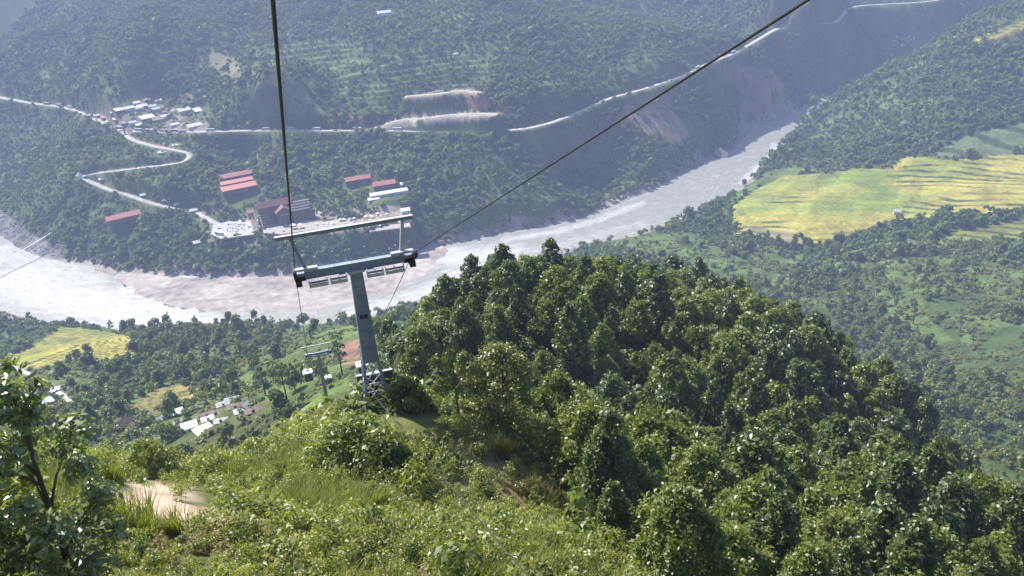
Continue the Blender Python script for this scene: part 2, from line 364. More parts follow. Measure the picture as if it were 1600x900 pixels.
# ---------------------------------------------------------------- materials
def newmat(name):
    m_ = bpy.data.materials.new(name); m_.use_nodes = True; nt = m_.node_tree; return m_, nt.nodes, nt.links, nt.nodes['Principled BSDF']
def mat(name, col, rough=.7, metal=0, var=.15, scale=3.0, bump=0.0, spec=.3):
    m_, n, l, p = newmat(name)
    tc = n.new('ShaderNodeTexCoord'); nz = n.new('ShaderNodeTexNoise'); nz.inputs['Scale'].default_value = scale; nz.inputs['Detail'].default_value = 5
    l.new(tc.outputs['Object'], nz.inputs['Vector'])
    oi = n.new('ShaderNodeObjectInfo')
    mx = n.new('ShaderNodeMix'); mx.data_type = 'RGBA'
    mx.inputs[6].default_value = (*[c * (1 - var) for c in col], 1); mx.inputs[7].default_value = (*[min(1, c * (1 + var)) for c in col], 1)
    mr = n.new('ShaderNodeMapRange'); mr.inputs[1].default_value = .3; mr.inputs[2].default_value = .7
    l.new(nz.outputs[0], mr.inputs[0]); l.new(mr.outputs[0], mx.inputs[0])
    l.new(mx.outputs[2], p.inputs['Base Color'])
    p.inputs['Roughness'].default_value = rough; p.inputs['Metallic'].default_value = metal; p.inputs['Specular IOR Level'].default_value = spec
    if bump:
        b = n.new('ShaderNodeBump'); b.inputs['Strength'].default_value = bump; b.inputs['Distance'].default_value = .05
        l.new(nz.outputs[0], b.inputs['Height']); l.new(b.outputs[0], p.inputs['Normal'])
    return m_
def ridged(name, col, rough=.45, var=.25, pitch=.25, metal=0.0):
    """corrugated sheet: fine ribs plus weather stains"""
    m_ = mat(name, col, rough, metal, var, .8)
    n = m_.node_tree.nodes; l = m_.node_tree.links; p = n['Principled BSDF']
    tc = n.new('ShaderNodeTexCoord'); w = n.new('ShaderNodeTexWave'); w.inputs['Scale'].default_value = 1 / pitch / 3
    l.new(tc.outputs['Object'], w.inputs[0]); b = n.new('ShaderNodeBump'); b.inputs['Strength'].default_value = .5; b.inputs['Distance'].default_value = .03
    l.new(w.outputs[0], b.inputs['Height']); l.new(b.outputs[0], p.inputs['Normal']); return m_
def leafmat(name, c1, c2, trans=.35, gloss=.10, rough=.38):
    m_, n, l, p = newmat(name); n.remove(p)
    at = n.new('ShaderNodeAttribute'); at.attribute_name = 'v'
    oi = n.new('ShaderNodeObjectInfo')
    ad = n.new('ShaderNodeMath'); ad.operation = 'MULTIPLY_ADD'; ad.inputs[1].default_value = .55
    l.new(at.outputs['Fac'], ad.inputs[0])
    m2 = n.new('ShaderNodeMath'); m2.operation = 'MULTIPLY'; m2.inputs[1].default_value = .45; l.new(oi.outputs['Random'], m2.inputs[0]); l.new(m2.outputs[0], ad.inputs[2])
    mx = n.new('ShaderNodeMix'); mx.data_type = 'RGBA'; mx.inputs[6].default_value = (*c1, 1); mx.inputs[7].default_value = (*c2, 1); l.new(ad.outputs[0], mx.inputs[0])
    df = n.new('ShaderNodeBsdfDiffuse'); l.new(mx.outputs[2], df.inputs[0])
    tr = n.new('ShaderNodeBsdfTranslucent')
    hs = n.new('ShaderNodeMix'); hs.data_type = 'RGBA'; hs.blend_type = 'MULTIPLY'; hs.inputs[0].default_value = 1; l.new(mx.outputs[2], hs.inputs[6]); hs.inputs[7].default_value = (1.5, 1.7, .55, 1)
    l.new(hs.outputs[2], tr.inputs[0])
    s1 = n.new('ShaderNodeMixShader'); s1.inputs[0].default_value = trans; l.new(df.outputs[0], s1.inputs[1]); l.new(tr.outputs[0], s1.inputs[2])
    gl = n.new('ShaderNodeBsdfGlossy'); gl.inputs['Roughness'].default_value = rough; gl.inputs[0].default_value = (.9, .95, 1, 1)
    s2 = n.new('ShaderNodeMixShader'); s2.inputs[0].default_value = gloss; l.new(s1.outputs[0], s2.inputs[1]); l.new(gl.outputs[0], s2.inputs[2])
    l.new(s2.outputs[0], n['Material Output'].inputs[0]); return m_

M = {}
M['steel'] = mat('galvanised_steel', (.225, .27, .355), .5, .12, .12, 4, .05, .5)
M['steel_pale'] = mat('pale_galvanised', (.48, .51, .54), .45, .2, .1, 3)
M['rubber'] = mat('dark_rubber', (.03, .03, .03), .7)
M['rope'] = mat('greased_rope', (.05, .055, .055), .55, .3, .2, 40, .3)
M['brown_panel'] = mat('brown_panel', (.085, .055, .045), .7, 0, .3, 2)
M['white'] = mat('white_paint', (.8, .8, .8), .5, 0, .05, 2)
M['cream'] = mat('cream_wall', (.55, .50, .43), .8, 0, .15, .6)
M['glass'] = mat('dark_glass', (.03, .04, .05), .12, 0, .1, 2, 0, .6)
M['asphalt'] = mat('worn_asphalt', (.44, .43, .42), .85, 0, .22, .12)
M['gravel_road'] = mat('pale_gravel_road', (.42, .38, .33), .9, 0, .25, .15, .3)
M['concrete'] = mat('concrete', (.42, .42, .40), .8, 0, .2, .4, .1)
M['paving'] = mat('pale_paving', (.38, .35, .32), .8, 0, .15, .3)
M['bark'] = mat('bark', (.10, .08, .06), .9, 0, .4, 2, .5)
M['palebark'] = mat('pale_bark', (.32, .28, .24), .9, 0, .3, 2, .4)
M['roof_red'] = ridged('red_roof', (.46, .18, .155), .6, .35); M['roof_brown'] = ridged('rust_brown_roof', (.24, .105, .075))
M['roof_tin'] = ridged('tin_roof', (.44, .46, .48), .5, .35, .25, .1); M['roof_white'] = ridged('white_roof', (.62, .63, .62), .5, .3); M['roof_blue'] = ridged('blue_grey_roof', (.42, .50, .58))
M['roof_rust'] = ridged('rusty_roof', (.33, .25, .22), .7, .4); M['roof_teal'] = ridged('pale_teal_roof', (.50, .66, .66)); M['thatch'] = mat('thatch', (.23, .18, .13), .95, 0, .4, 3, .5)
M['wall_brown'] = mat('brick_wall', (.17, .09, .07), .85, 0, .3, 1.0); M['wall_pink'] = mat('pink_wall', (.55, .38, .34), .85, 0, .15, .5); M['wall_white'] = mat('white_wall', (.7, .69, .66), .85, 0, .12, .5)
M['wall_dark'] = mat('dark_wall', (.10, .09, .085), .9, 0, .3, .8); M['redwhite'] = mat('red_brown_paint', (.36, .10, .08), .7)
M['rock'] = mat('grey_rock', (.24, .235, .23), .9, 0, .35, .5, .6)
M['leaf'] = leafmat('leaf_green', (.075, .10, .014), (.215, .26, .045), .36, .045, .45)
M['leaf_dark'] = leafmat('leaf_dark_green', (.042, .066, .013), (.13, .175, .034), .32, .05, .45)
M['leaf_light'] = leafmat('leaf_light_green', (.10, .125, .016), (.22, .25, .045), .38, .045, .45)
M['leaf_far_light'] = leafmat('leaf_far_light', (.10, .14, .035), (.24, .29, .08), .30, .02, .5)
M['leaf_pale'] = leafmat('leaf_pale_green', (.10, .13, .045), (.22, .26, .10), .38, .07, .4)
M['leaf_yellow'] = leafmat('leaf_yellow_green', (.10, .125, .016), (.20, .205, .03), .40, .05)
M['leaf_scrub'] = leafmat('leaf_scrub', (.11, .135, .020), (.32, .325, .070), .42, .04, .45)
M['leaf_dry'] = leafmat('leaf_dry', (.16, .12, .05), (.30, .24, .10), .35, .03, .5)
M['leaf_far'] = leafmat('leaf_far_forest', (.058, .105, .025), (.20, .265, .065), .32, .02, .5)
M['leaf_mid'] = leafmat('leaf_valley', (.068, .098, .020), (.20, .24, .050), .32, .03, .45)

def covermat(name, extra=None, scale=.4, bump=.4):
    """ground cover: land-cover colour attribute broken up by noise at two scales"""
    m_, n, l, p = newmat(name)
    at = n.new('ShaderNodeAttribute'); at.attribute_name = 'cover'
    tc = n.new('ShaderNodeTexCoord')
    a = n.new('ShaderNodeTexNoise'); a.inputs['Scale'].default_value = scale; a.inputs['Detail'].default_value = 8; l.new(tc.outputs['Object'], a.inputs['Vector'])
    b = n.new('ShaderNodeTexNoise'); b.inputs['Scale'].default_value = scale * .12; b.inputs['Detail'].default_value = 4; l.new(tc.outputs['Object'], b.inputs['Vector'])
    s = n.new('ShaderNodeMath'); s.operation = 'ADD'; l.new(a.outputs[0], s.inputs[0]); l.new(b.outputs[0], s.inputs[1])
    mr = n.new('ShaderNodeMapRange'); mr.inputs[1].default_value = .75; mr.inputs[2].default_value = 1.25; mr.inputs[3].default_value = .62; mr.inputs[4].default_value = 1.35
    l.new(s.outputs[0], mr.inputs[0])
    v = n.new('ShaderNodeVectorMath'); v.operation = 'SCALE'; l.new(at.outputs['Color'], v.inputs[0]); l.new(mr.outputs[0], v.inputs['Scale'])
    l.new(v.outputs[0], p.inputs['Base Color']); p.inputs['Roughness'].default_value = .95; p.inputs['Specular IOR Level'].default_value = .1
    bp = n.new('ShaderNodeBump'); bp.inputs['Strength'].default_value = bump; bp.inputs['Distance'].default_value = .4; l.new(a.outputs[0], bp.inputs['Height']); l.new(bp.outputs[0], p.inputs['Normal'])
    return m_
M['ground'] = covermat('ground_cover'); M['field'] = covermat('rice_crop', scale=.25, bump=.2); M['bar'] = covermat('river_sand', scale=.12, bump=.6)

# ---------------------------------------------------------------- ground sheet
vpx, vpy = proj(np.stack([GX, GY, GZ], -1))
Cv = np.zeros(GX.shape + (3,))
Cv[:] = (.060, .090, .028)
nz1 = fbm(GX / 14, GY / 14, 3, 3)[..., None]
_m = (GD > 900) & (fbm(GX / 75, GY / 75, 101, 4) > .50); Cv[_m] = (.10, .135, .045)
near = GD < 260
Cv[near] = (.085, .095, .035)
def paint(mk, col, amt=1.0):
    a = np.asarray(amt) if np.ndim(amt) else amt
    Cv[mk] = Cv[mk] * (1 - a) + np.array(col) * a
for g in GRASS:
    mk = mask(vpx, vpy, GD, g, 200, 1150); paint(mk, (.10, .145, .040))
paint(mask(vpx, vpy, GD, DIRTRED, 200, 700), (.20, .125, .085))
paint(mask(vpx, vpy, GD, FARTER, 1050, 1500) & (fbm(GX / 25, GY / 25, 31, 3) > .42), (.125, .165, .055))
# bare earth: quarry cuts, slides, patches
for poly, a, b, c in [([(560, 206), (600, 192), (640, 180), (700, 174), (780, 176), (770, 184), (700, 192), (620, 200)], 1000, 1300, (.42, .39, .33)),
                      ([(625, 152), (650, 143), (740, 138), (755, 146), (700, 150), (640, 156)], 1050, 1400, (.38, .34, .28)),
                      ([(720, 150), (755, 145), (785, 178), (740, 172)], 1000, 1400, (.30, .17, .13)),
                      ([(540, 172), (575, 170), (578, 200), (545, 198)], 1000, 1300, (.26, .14, .11)),
                      ([(990, 150), (1040, 145), (1080, 215), (1030, 225), (1000, 200), (960, 190)], 1000, 1350, (.24, .19, .14)),
                      ([(1120, 95), (1220, 110), (1230, 180), (1150, 205), (1160, 150)], 1250, 1560, (.26, .18, .16)),
                      ([(1150, 200), (1190, 190), (1200, 205), (1160, 222)], 1200, 1500, (.42, .31, .26)),
                      ([(325, 80), (360, 85), (390, 112), (360, 130), (330, 110)], 1200, 1600, (.22, .20, .14)),
                      ([(225, 150), (300, 145), (305, 160), (240, 162)], 1150, 1500, (.20, .17, .10)),
                      ([(225, 152), (250, 160), (275, 170), (265, 180), (225, 182), (200, 175)], 1100, 1400, (.34, .28, .23)),
                      ([(120, 168), (160, 190), (200, 206), (330, 210), (330, 190), (230, 170), (160, 165)], 1100, 1400, (.24, .21, .18)),
                      ([(180, 655), (210, 640), (250, 650), (330, 655), (430, 640), (430, 620), (360, 612), (290, 630), (260, 650), (240, 690), (170, 690)], 280, 460, (.20, .17, .13)),
                      ([(20, 595), (110, 600), (120, 650), (20, 650)], 330, 520, (.19, .16, .12)),
                      ([(300, 325), (410, 325), (410, 385), (330, 378)], 850, 1100, (.22, .20, .17)),
                      ([(400, 330), (640, 320), (650, 355), (480, 368), (400, 372)], 850, 1100, (.36, .31, .26))]:
    mk = mask(vpx, vpy, GD, poly, a, b) & (fbm(GX / 12, GY / 12, 77, 3) > .30); paint(mk, c, .85)
# near meadow: dry and bare patches
P_ = [((232, 797), 98, 50, (.44, .34, .26)), ((150, 690), 28, 40, (.30, .24, .18)), ((770, 735), 130, 50, (.20, .17, .09)), ((705, 752), 40, 14, (.26, .21, .14)), ((840, 790), 90, 45, (.25, .17, .10)), ((690, 690), 60, 20, (.22, .17, .10)), ((430, 870), 90, 25, (.2, .15, .08))]
for (cx, cy), a, b, c in P_:
    q = np.hypot((vpx - cx) / a, (vpy - cy) / b) + (fbm(GX, GY, 12, 3) - .45) * .8
    mk = (q < 1) & (GD < 70) & (GD > 8); paint(mk, c, np.clip((1 - q[mk]) * 3, 0, 1)[:, None])
shore = (RD > -3) & (RD < 9 + 10 * (fbm(GX / 25, GY / 25, 61, 2) - .3)); paint(shore, (.30, .27, .24))
leftgravel = mask(vpx, vpy, GD, [(-60, 320), (0, 325), (50, 365), (95, 385), (130, 405), (60, 402), (-60, 380)], 900, 2000); paint(leftgravel, (.20, .195, .19))
paint(gi, (.30, .29, .27))
Cv *= (1 + (nz1 - .45) * .9)
cls = np.zeros(GX.shape, int)
FCOL = {1: (.34, .31, .07), 2: (.15, .19, .085), 3: (.20, .22, .05), 4: (.38, .33, .08), 5: (.33, .30, .07), 6: (.25, .22, .08)}
for k, (poly, a, b, h) in zip((1, 2, 3, 4, 6, 5), TERR):
    mk = mask(vpx, vpy, GD, poly, a, b); cls[mk] = k
    c = np.array(FCOL[k]); t = fbm(GX[mk] / 45, GY[mk] / 30, 40 + k, 3)[:, None]
    c2 = np.array([.22, .25, .055]) if k in (1, 5) else c * .75
    w = smooth(.36, .56, t)
    colr = c * (1 - w) + c2 * w
    # single plots ripen differently
    pl = vnoise(np.floor(tps(GX[mk], GY[mk]) / h) * 3.7, np.floor(np.arctan2(GX[mk], GY[mk]) * 30) * 1.3, 9)[:, None]
    colr = colr * (.85 + .35 * pl)
    r = RISER[mk][:, None]; Cv[mk] = colr * (1 - r * .9) + np.array([.05, .072, .026]) * r * .9
mk = (cls == 1) & inpoly(vpx, vpy, [(1280, 270), (1330, 262), (1395, 268), (1405, 330), (1330, 345), (1270, 330)]); Cv[mk] *= (.80, .90, .85)
mk = (cls == 1) & inpoly(vpx, vpy, [(1170, 355), (1260, 365), (1262, 385), (1170, 372)]); Cv[mk] = Cv[mk] * .3 + np.array([.26, .22, .16]) * .6
mk = (RISER > 0) & (cls == 0); Cv[mk] *= .75
cls[(BD > -1.5) & (RD < 4)] = 7
bk = mask(vpx, vpy, GD, [(-20, 480), (640, 480), (590, 640), (420, 680), (150, 640), (-20, 600)], 220, 900) & (cls == 0) & (fbm(GX / 60, GY / 60, 88, 3) > .46); Cv[bk] = np.array([.10, .14, .042])
bk = mask(vpx, vpy, GD, [(1000, 370), (1620, 380), (1620, 620), (1400, 520), (1200, 450)], 400, 1100) & (cls == 0) & (fbm(GX / 50, GY / 50, 89, 3) > .46); Cv[bk] = np.array([.10, .14, .042])
mk = cls == 7; s_ = fbm(GX[mk] / 30, GY[mk] / 7, 22, 4)[:, None]; Cv[mk] = np.array([.37, .325, .305]) * (.70 + .6 * s_)

nA, nR = GX.shape
idx = np.arange(nA * nR).reshape(nA, nR)
F = np.stack([idx[:-1, :-1], idx[:-1, 1:], idx[1:, 1:], idx[1:, :-1]], -1).reshape(-1, 4)[:, ::-1]
fc = cls[:-1, :-1].reshape(-1)
ALLV = np.stack([GX, GY, GZ], -1).reshape(-1, 3); ALLC = Cv.reshape(-1, 3)
def sheet(name, faces, material, sm=True):
    u, inv = np.unique(faces, return_inverse=True); me = mesh_np(name, ALLV[u], inv.reshape(faces.shape), [material], sm)
    a = me.attributes.new('cover', 'FLOAT_COLOR', 'POINT'); c = np.ones((len(u), 4), np.float32); c[:, :3] = np.clip(ALLC[u], 0, 1); a.data.foreach_set('color', c.ravel())
    return link(name, me)
tag(sheet('ground', F[fc == 0], M['ground']), kind='structure')
for k, nm in ((1, 'rice_terraces'), (2, 'terraced_field'), (3, 'lower_terraces'), (4, 'hilltop_field'), (5, 'riverside_field'), (6, 'village_field')):
    tag(sheet(nm, F[fc == k], M['field']), kind='structure')
tag(sheet('sand_bar', F[fc == 7], M['bar']), kind='structure')

# ---------------------------------------------------------------- river
def rivermat():
    m_, n, l, p = newmat('silty_river_water')
    tc = n.new('ShaderNodeTexCoord'); at = n.new('ShaderNodeAttribute'); at.attribute_name = 'foam'
    fl = n.new('ShaderNodeAttribute'); fl.attribute_name = 'flow'; mp = n.new('ShaderNodeMapping'); mp.inputs['Scale'].default_value = (.42, 1.15, 1); l.new(fl.outputs['Vector'], mp.inputs[0])
    a = n.new('ShaderNodeTexNoise'); a.inputs['Scale'].default_value = .16; a.inputs['Detail'].default_value = 9; a.inputs['Roughness'].default_value = .7; a.inputs['Distortion'].default_value = .8; l.new(mp.outputs[0], a.inputs['Vector'])
    s = n.new('ShaderNodeMath'); s.operation = 'MULTIPLY_ADD'; s.inputs[1].default_value = .30; l.new(at.outputs['Fac'], s.inputs[0]); l.new(a.outputs[0], s.inputs[2])
    r = n.new('ShaderNodeMapRange'); r.inputs[1].default_value = .50; r.inputs[2].default_value = .82; l.new(s.outputs[0], r.inputs[0])
    mx = n.new('ShaderNodeMix'); mx.data_type = 'RGBA'; mx.inputs[6].default_value = (.32, .32, .285, 1); mx.inputs[7].default_value = (.60, .60, .59, 1); l.new(r.outputs[0], mx.inputs[0])
    l.new(mx.outputs[2], p.inputs['Base Color']); p.inputs['Roughness'].default_value = .30; p.inputs['Specular IOR Level'].default_value = .5
    b = n.new('ShaderNodeBump'); b.inputs['Strength'].default_value = .9; b.inputs['Distance'].default_value = 1.6; l.new(a.outputs[0], b.inputs['Height'])
    a2 = n.new('ShaderNodeTexNoise'); a2.inputs['Scale'].default_value = .9; a2.inputs['Detail'].default_value = 5; l.new(tc.outputs['Object'], a2.inputs['Vector'])
    b2 = n.new('ShaderNodeBump'); b2.inputs['Strength'].default_value = .6; b2.inputs['Distance'].default_value = .5; l.new(a2.outputs[0], b2.inputs['Height']); l.new(b.outputs[0], b2.inputs['Normal'])
    l.new(b2.outputs[0], p.inputs['Normal']); return m_
M['water'] = rivermat()
gx = np.arange(_rx.min() - 20, _rx.max() + 20, 4.0); gy = np.arange(_ry.min() - 20, _ry.max() + 20, 4.0)
WX, WY = np.meshgrid(gx, gy, indexing='ij')
wd_, _ = segdist(WX, WY, RIV, True); wi = inpoly(WX, WY, RIV); wd_ = np.where(wi, wd_, -wd_)
i_ = np.arange(WX.size).reshape(WX.shape)
WF = np.stack([i_[:-1, :-1], i_[1:, :-1], i_[1:, 1:], i_[:-1, 1:]], -1)[(wd_[:-1, :-1] > -10)]
RAP = [([(700, 400), (740, 405), (770, 395)], 24, 1.0), ([(700, 440), (640, 465), (560, 485)], 14, .75), ([(20, 430), (80, 460), (180, 480), (260, 500)], 34, .8), ([(200, 450), (260, 490), (330, 505)], 16, .7),
       ([(1160, 285), (1200, 250), (1215, 225)], 7, .9), ([(790, 375), (870, 362), (930, 345), (1000, 318)], 8, .7), ([(800, 400), (900, 378), (1000, 350)], 12, .35), ([(0, 390), (60, 415), (140, 440)], 22, .55), ([(265, 430), (300, 432)], 8, .8), ([(720, 430), (760, 415), (800, 395)], 22, .8)]
foam = np.zeros(WX.shape)
for pts, wdt, am in RAP:
    pp = [atz(x, y, 0)[:2] for x, y in pts]; d, _ = segdist(WX, WY, pp); foam = np.maximum(foam, am * (1 - smooth(wdt * .3, wdt * 1.6, d)))
foam = np.maximum(foam, .15 * (1 - smooth(0, 8, np.abs(wd_))))
_cl = [tuple(atz(x, y, 0)[:2]) for x, y in [(1228, 195), (1190, 235), (1140, 280), (1050, 315), (950, 350), (850, 378), (760, 405), (690, 440), (600, 480), (480, 497), (330, 507), (200, 485), (100, 450), (0, 420), (-80, 415)]]
_cd, _cp = segdist(WX, WY, _cl); _al = np.concatenate([[0], np.cumsum(np.hypot(*np.diff(np.array(_cl), axis=0).T))]); _ci = np.minimum(_cp.astype(int), len(_cl) - 2)
FLOW = np.stack([_al[_ci] * (1 - _cp + _ci) + _al[_ci + 1] * (_cp - _ci), wd_, np.zeros(WX.shape)], -1)
WZ = (fbm(WX / 7, WY / 12, 71, 3) - .45) * (.5 + foam * .9)
u, inv = np.unique(WF, return_inverse=True)
me = mesh_np('river', np.stack([WX, WY, WZ], -1).reshape(-1, 3)[u], inv.reshape(WF.shape), [M['water']], True)
a = me.attributes.new('foam', 'FLOAT', 'POINT'); a.data.foreach_set('value', foam.reshape(-1)[u].astype(np.float32))
a = me.attributes.new('flow', 'FLOAT_VECTOR', 'POINT'); a.data.foreach_set('vector', FLOW.reshape(-1, 3)[u].astype(np.float32).ravel())
tag(link('river', me), kind='structure')
# ---------------------------------------------------------------- roads
for nm, (P, wd) in ROADS.items():
    T = np.gradient(P[:, :2], axis=0); T /= np.linalg.norm(T, axis=1)[:, None] + 1e-9; N = np.stack([-T[:, 1], T[:, 0]], 1)
    prof = [(-.5, -1.2), (-.5, 0), (.5, 0), (.5, -1.2)]
    V = []
    for o_, dz in prof: V.append(np.column_stack([P[:, :2] + N * (o_ * wd), P[:, 2] + .12 + dz]))
    V = np.stack(V, 1); n_ = len(P); ii = np.arange(n_ * 4).reshape(n_, 4)
    Fq = np.stack([ii[:-1, :-1], ii[1:, :-1], ii[1:, 1:], ii[:-1, 1:]], -1).reshape(-1, 4)
    me = mesh_np(nm, V.reshape(-1, 3), Fq, [M['asphalt'] if nm in ('highway', 'access_road') else (M['concrete'] if nm == 'hill_path' else M['gravel_road'])])
    tag(link(nm, me), kind='structure')
# ---------------------------------------------------------------- vegetation prototypes
def leaves(n, cen, rad, size, r, up=.5, shell=.65, flat=1.0, aspect=.5, ori=.8):
    """n rhombic leaves on the shells of leaf clumps cen/rad; returns verts, faces, shade value"""
    cen = np.asarray(cen, float); rad = np.asarray(rad, float)
    w = rad ** 2; k = r.choice(len(cen), n, p=w / w.sum())
    d = r.normal(size=(n, 3)); d /= np.linalg.norm(d, axis=1)[:, None]; d[:, 2] = np.where(d[:, 2] < -.5, -d[:, 2], d[:, 2])
    rr = rad[k] * (shell + (1 - shell) * r.random(n) + .12 * r.normal(size=n))
    p = cen[k] + d * rr[:, None] * np.array([1, 1, flat])
    nn = d * ori + np.array([0, 0, up]) + r.normal(size=(n, 3)) * .6; nn /= np.linalg.norm(nn, axis=1)[:, None]
    t = r.normal(size=(n, 3)); t -= nn * (t * nn).sum(1)[:, None]; t /= np.linalg.norm(t, axis=1)[:, None]
    b = np.cross(nn, t); L = size * (.6 + .8 * r.random(n))[:, None]
    V = np.stack([p - t * L * .5, p + b * L * aspect * .5 + nn * L * .06, p + t * L * .5 - nn * L * .1, p - b * L * aspect * .5 + nn * L * .06], 1).reshape(-1, 3)
    F = np.arange(4 * n).reshape(n, 4)
    sh = np.clip(r.random(n) * .7 + .3 * r.random(len(cen))[k], 0, 1)
    return V, F, np.repeat(sh, 4)
def leafmesh(name, parts, material):
    V = []; F = []; S = []; o = 0
    for v, f, s in parts: V.append(v); F.append(f + o); S.append(s); o += len(v)
    me = mesh_np(name, np.concatenate(V), np.concatenate(F), [material])
    a = me.attributes.new('v', 'FLOAT', 'POINT'); a.data.foreach_set('value', np.concatenate(S).astype(np.float32)); return me
def crown_clumps(r, H, R, base=.3, n=22, cone=.5, cr=.26):
    c = []; q = []
    for i in range(n):
        t = (i + r.random()) / n; z = H * (base + (1 - base) * t)
        prof = (math.sin(math.pi * min(1, .18 + .82 * t) ** .9) ** .6) * (1 - cone * t) + .08
        a = i * 2.399 + r.random() * .8; rr = R * prof * math.sqrt(r.random() * .8 + .2) * .85
        c.append((rr * math.cos(a), rr * math.sin(a), z - R * .1)); q.append(R * (cr + .2 * r.random()) * (1.15 - .4 * t))
    return np.array(c), np.array(q)
def trunk_mb(r, H, R, cen, rad, thick=.035, limbs=7):
    b = MB(); lean = r.normal(size=2) * .03 * H
    pts = [(lean[0] * t * t, lean[1] * t * t, H * .9 * t - .6 * (t == 0)) for t in (0, .2, .45, .7, 1)]
    b.tube(pts, H * thick, 7, H * thick * .25)
    for i in r.choice(len(cen), min(limbs, len(cen)), replace=False):
        z0 = max(H * .15, cen[i][2] - rad[i] * 2.2); tt = z0 / (H * .9)
        b.tube([(lean[0] * tt * tt, lean[1] * tt * tt, z0), (cen[i][0] * .5, cen[i][1] * .5, (z0 + cen[i][2]) / 2 + .1), tuple(cen[i])], H * thick * .35, 5, H * thick * .1)
    return b
def tree_proto(name, seed, H, R, nl, ls, lm, bark='bark', base=.28, n=22, cone=.5, up=.5, thick=.022, label='', cat='tree', aspect=.5, shell=.65, limbs=7, cr=.26, flat=1.0, ori=.8):
    r = np.random.default_rng(seed); cen, rad = crown_clumps(r, H, R, base, n, cone, cr)
    root = thing(name, (0, 0, -500), 0, label, cat)
    trunk_mb(r, H, R, cen, rad, thick, limbs).build('trunk', M[bark], root, True)
    link('crown', leafmesh('crown', [leaves(nl, cen, rad, ls, r, up, shell, flat, aspect, ori)], M[lm]), root)
    return root
def scatter(name, pts, rz, scl, idx, meshes, label, cat='plants'):
    """one object whose copies are placed by geometry nodes (uncountable cover)"""
    pts = np.asarray(pts, np.float32); n = len(pts)
    me = bpy.data.meshes.new(name); me.vertices.add(n); me.vertices.foreach_set('co', pts.ravel())
    for nm, ty, dat in (('rot', 'FLOAT_VECTOR', np.column_stack([rng.normal(size=n) * .06, rng.normal(size=n) * .06, rz])), ('scl', 'FLOAT_VECTOR', scl), ('pick', 'INT', idx)):
        a = me.attributes.new(nm, ty, 'POINT')
        if ty == 'INT': a.data.foreach_set('value', np.asarray(dat, np.int32))
        else: a.data.foreach_set('vector', np.asarray(dat, np.float32).ravel())
    o = link(name, me)
    col = bpy.data.collections.new(name + '_sources')
    for i, q in enumerate(meshes): ob = bpy.data.objects.new('source_%02d' % i, q); col.objects.link(ob)
    ng = bpy.data.node_groups.new(name, 'GeometryNodeTree'); ng.interface.new_socket('Geometry', in_out='INPUT', socket_type='NodeSocketGeometry'); ng.interface.new_socket('Geometry', in_out='OUTPUT', socket_type='NodeSocketGeometry')
    N = ng.nodes; L = ng.links; gi_ = N.new('NodeGroupInput'); go = N.new('NodeGroupOutput'); ip = N.new('GeometryNodeInstanceOnPoints')
    ci = N.new('GeometryNodeCollectionInfo'); ci.inputs['Collection'].default_value = col; ci.inputs['Separate Children'].default_value = True; ci.inputs['Reset Children'].default_value = True
    L.new(gi_.outputs[0], ip.inputs['Points']); L.new(ci.outputs[0], ip.inputs['Instance']); ip.inputs['Pick Instance'].default_value = True
    def na(nm, ty):
        q = N.new('GeometryNodeInputNamedAttribute'); q.data_type = ty; q.inputs[0].default_value = nm; return q.outputs[0]
    L.new(na('pick', 'INT'), ip.inputs['Instance Index']); L.new(na('rot', 'FLOAT_VECTOR'), ip.inputs['Rotation']); L.new(na('scl', 'FLOAT_VECTOR'), ip.inputs['Scale'])
    L.new(ip.outputs[0], go.inputs[0]); md = o.modifiers.new('scatter', 'NODES'); md.node_group = ng
    return tag(o, label, cat, kind='stuff')
def polar(n, a0, a1, d0, d1):
    a = np.radians(rng.uniform(a0, a1, n)); d = np.sqrt(rng.uniform(d0 * d0, d1 * d1, n)); return d * np.sin(a), d * np.cos(a), d
def thin(x, y, rad, pri=None):
    """greedy spacing: keeps points at least rad[i] apart (grid hashed)"""
    cell = float(np.max(rad)); g = {}; keep = []
    for i in range(len(x)):
        cx, cy = int(x[i] // cell), int(y[i] // cell); ok = True
        for u_ in (-1, 0, 1):
            for v_ in (-1, 0, 1):
                for j in g.get((cx + u_, cy + v_), ()):
                    if (x[i] - x[j]) ** 2 + (y[i] - y[j]) ** 2 < (.5 * (rad[i] + rad[j])) ** 2: ok = False; break
                if not ok: break
            if not ok: break
        if ok: keep.append(i); g.setdefault((cx, cy), []).append(i)
    return np.array(keep)

CLEAR = [FIELD_MAIN, FIELD_TOP, FIELD_LOW, FIELD_HIGH, FIELD_LEFT, FIELD_VILLAGE, DIRTRED] + GRASS
BUILT = [(c, r * .92) for c, z, r in PADS]          # (centre, radius) kept free of trees
HOUSES = []                                                                  # filled by house(): centre, radius
def free(x, y, D, px, py, near_ok=False):
    ok = np.ones(len(x), bool)
    for g in CLEAR: ok &= ~(inpoly(px, py, g) & (D > 200) & ((rng.random(len(x)) > .04) | (g not in GRASS)))
    rr_, _ = segdist(x, y, RIV, True); ri = inpoly(x, y, RIV); ok &= ~ri & (rr_ > 3)
    ok &= ~inpoly(x, y, GRAVEL)
    for nm, (P, wd) in ROADS.items():
        d, _ = segdist(x, y, P[::2]); ok &= d > wd * .5 + (3.2 if wd > 5 else 1.5)
    for c, r in BUILT + [(h[0], h[1]) for h in HOUSES]: ok &= np.hypot(x - c[0], y - c[1]) > r
    return ok

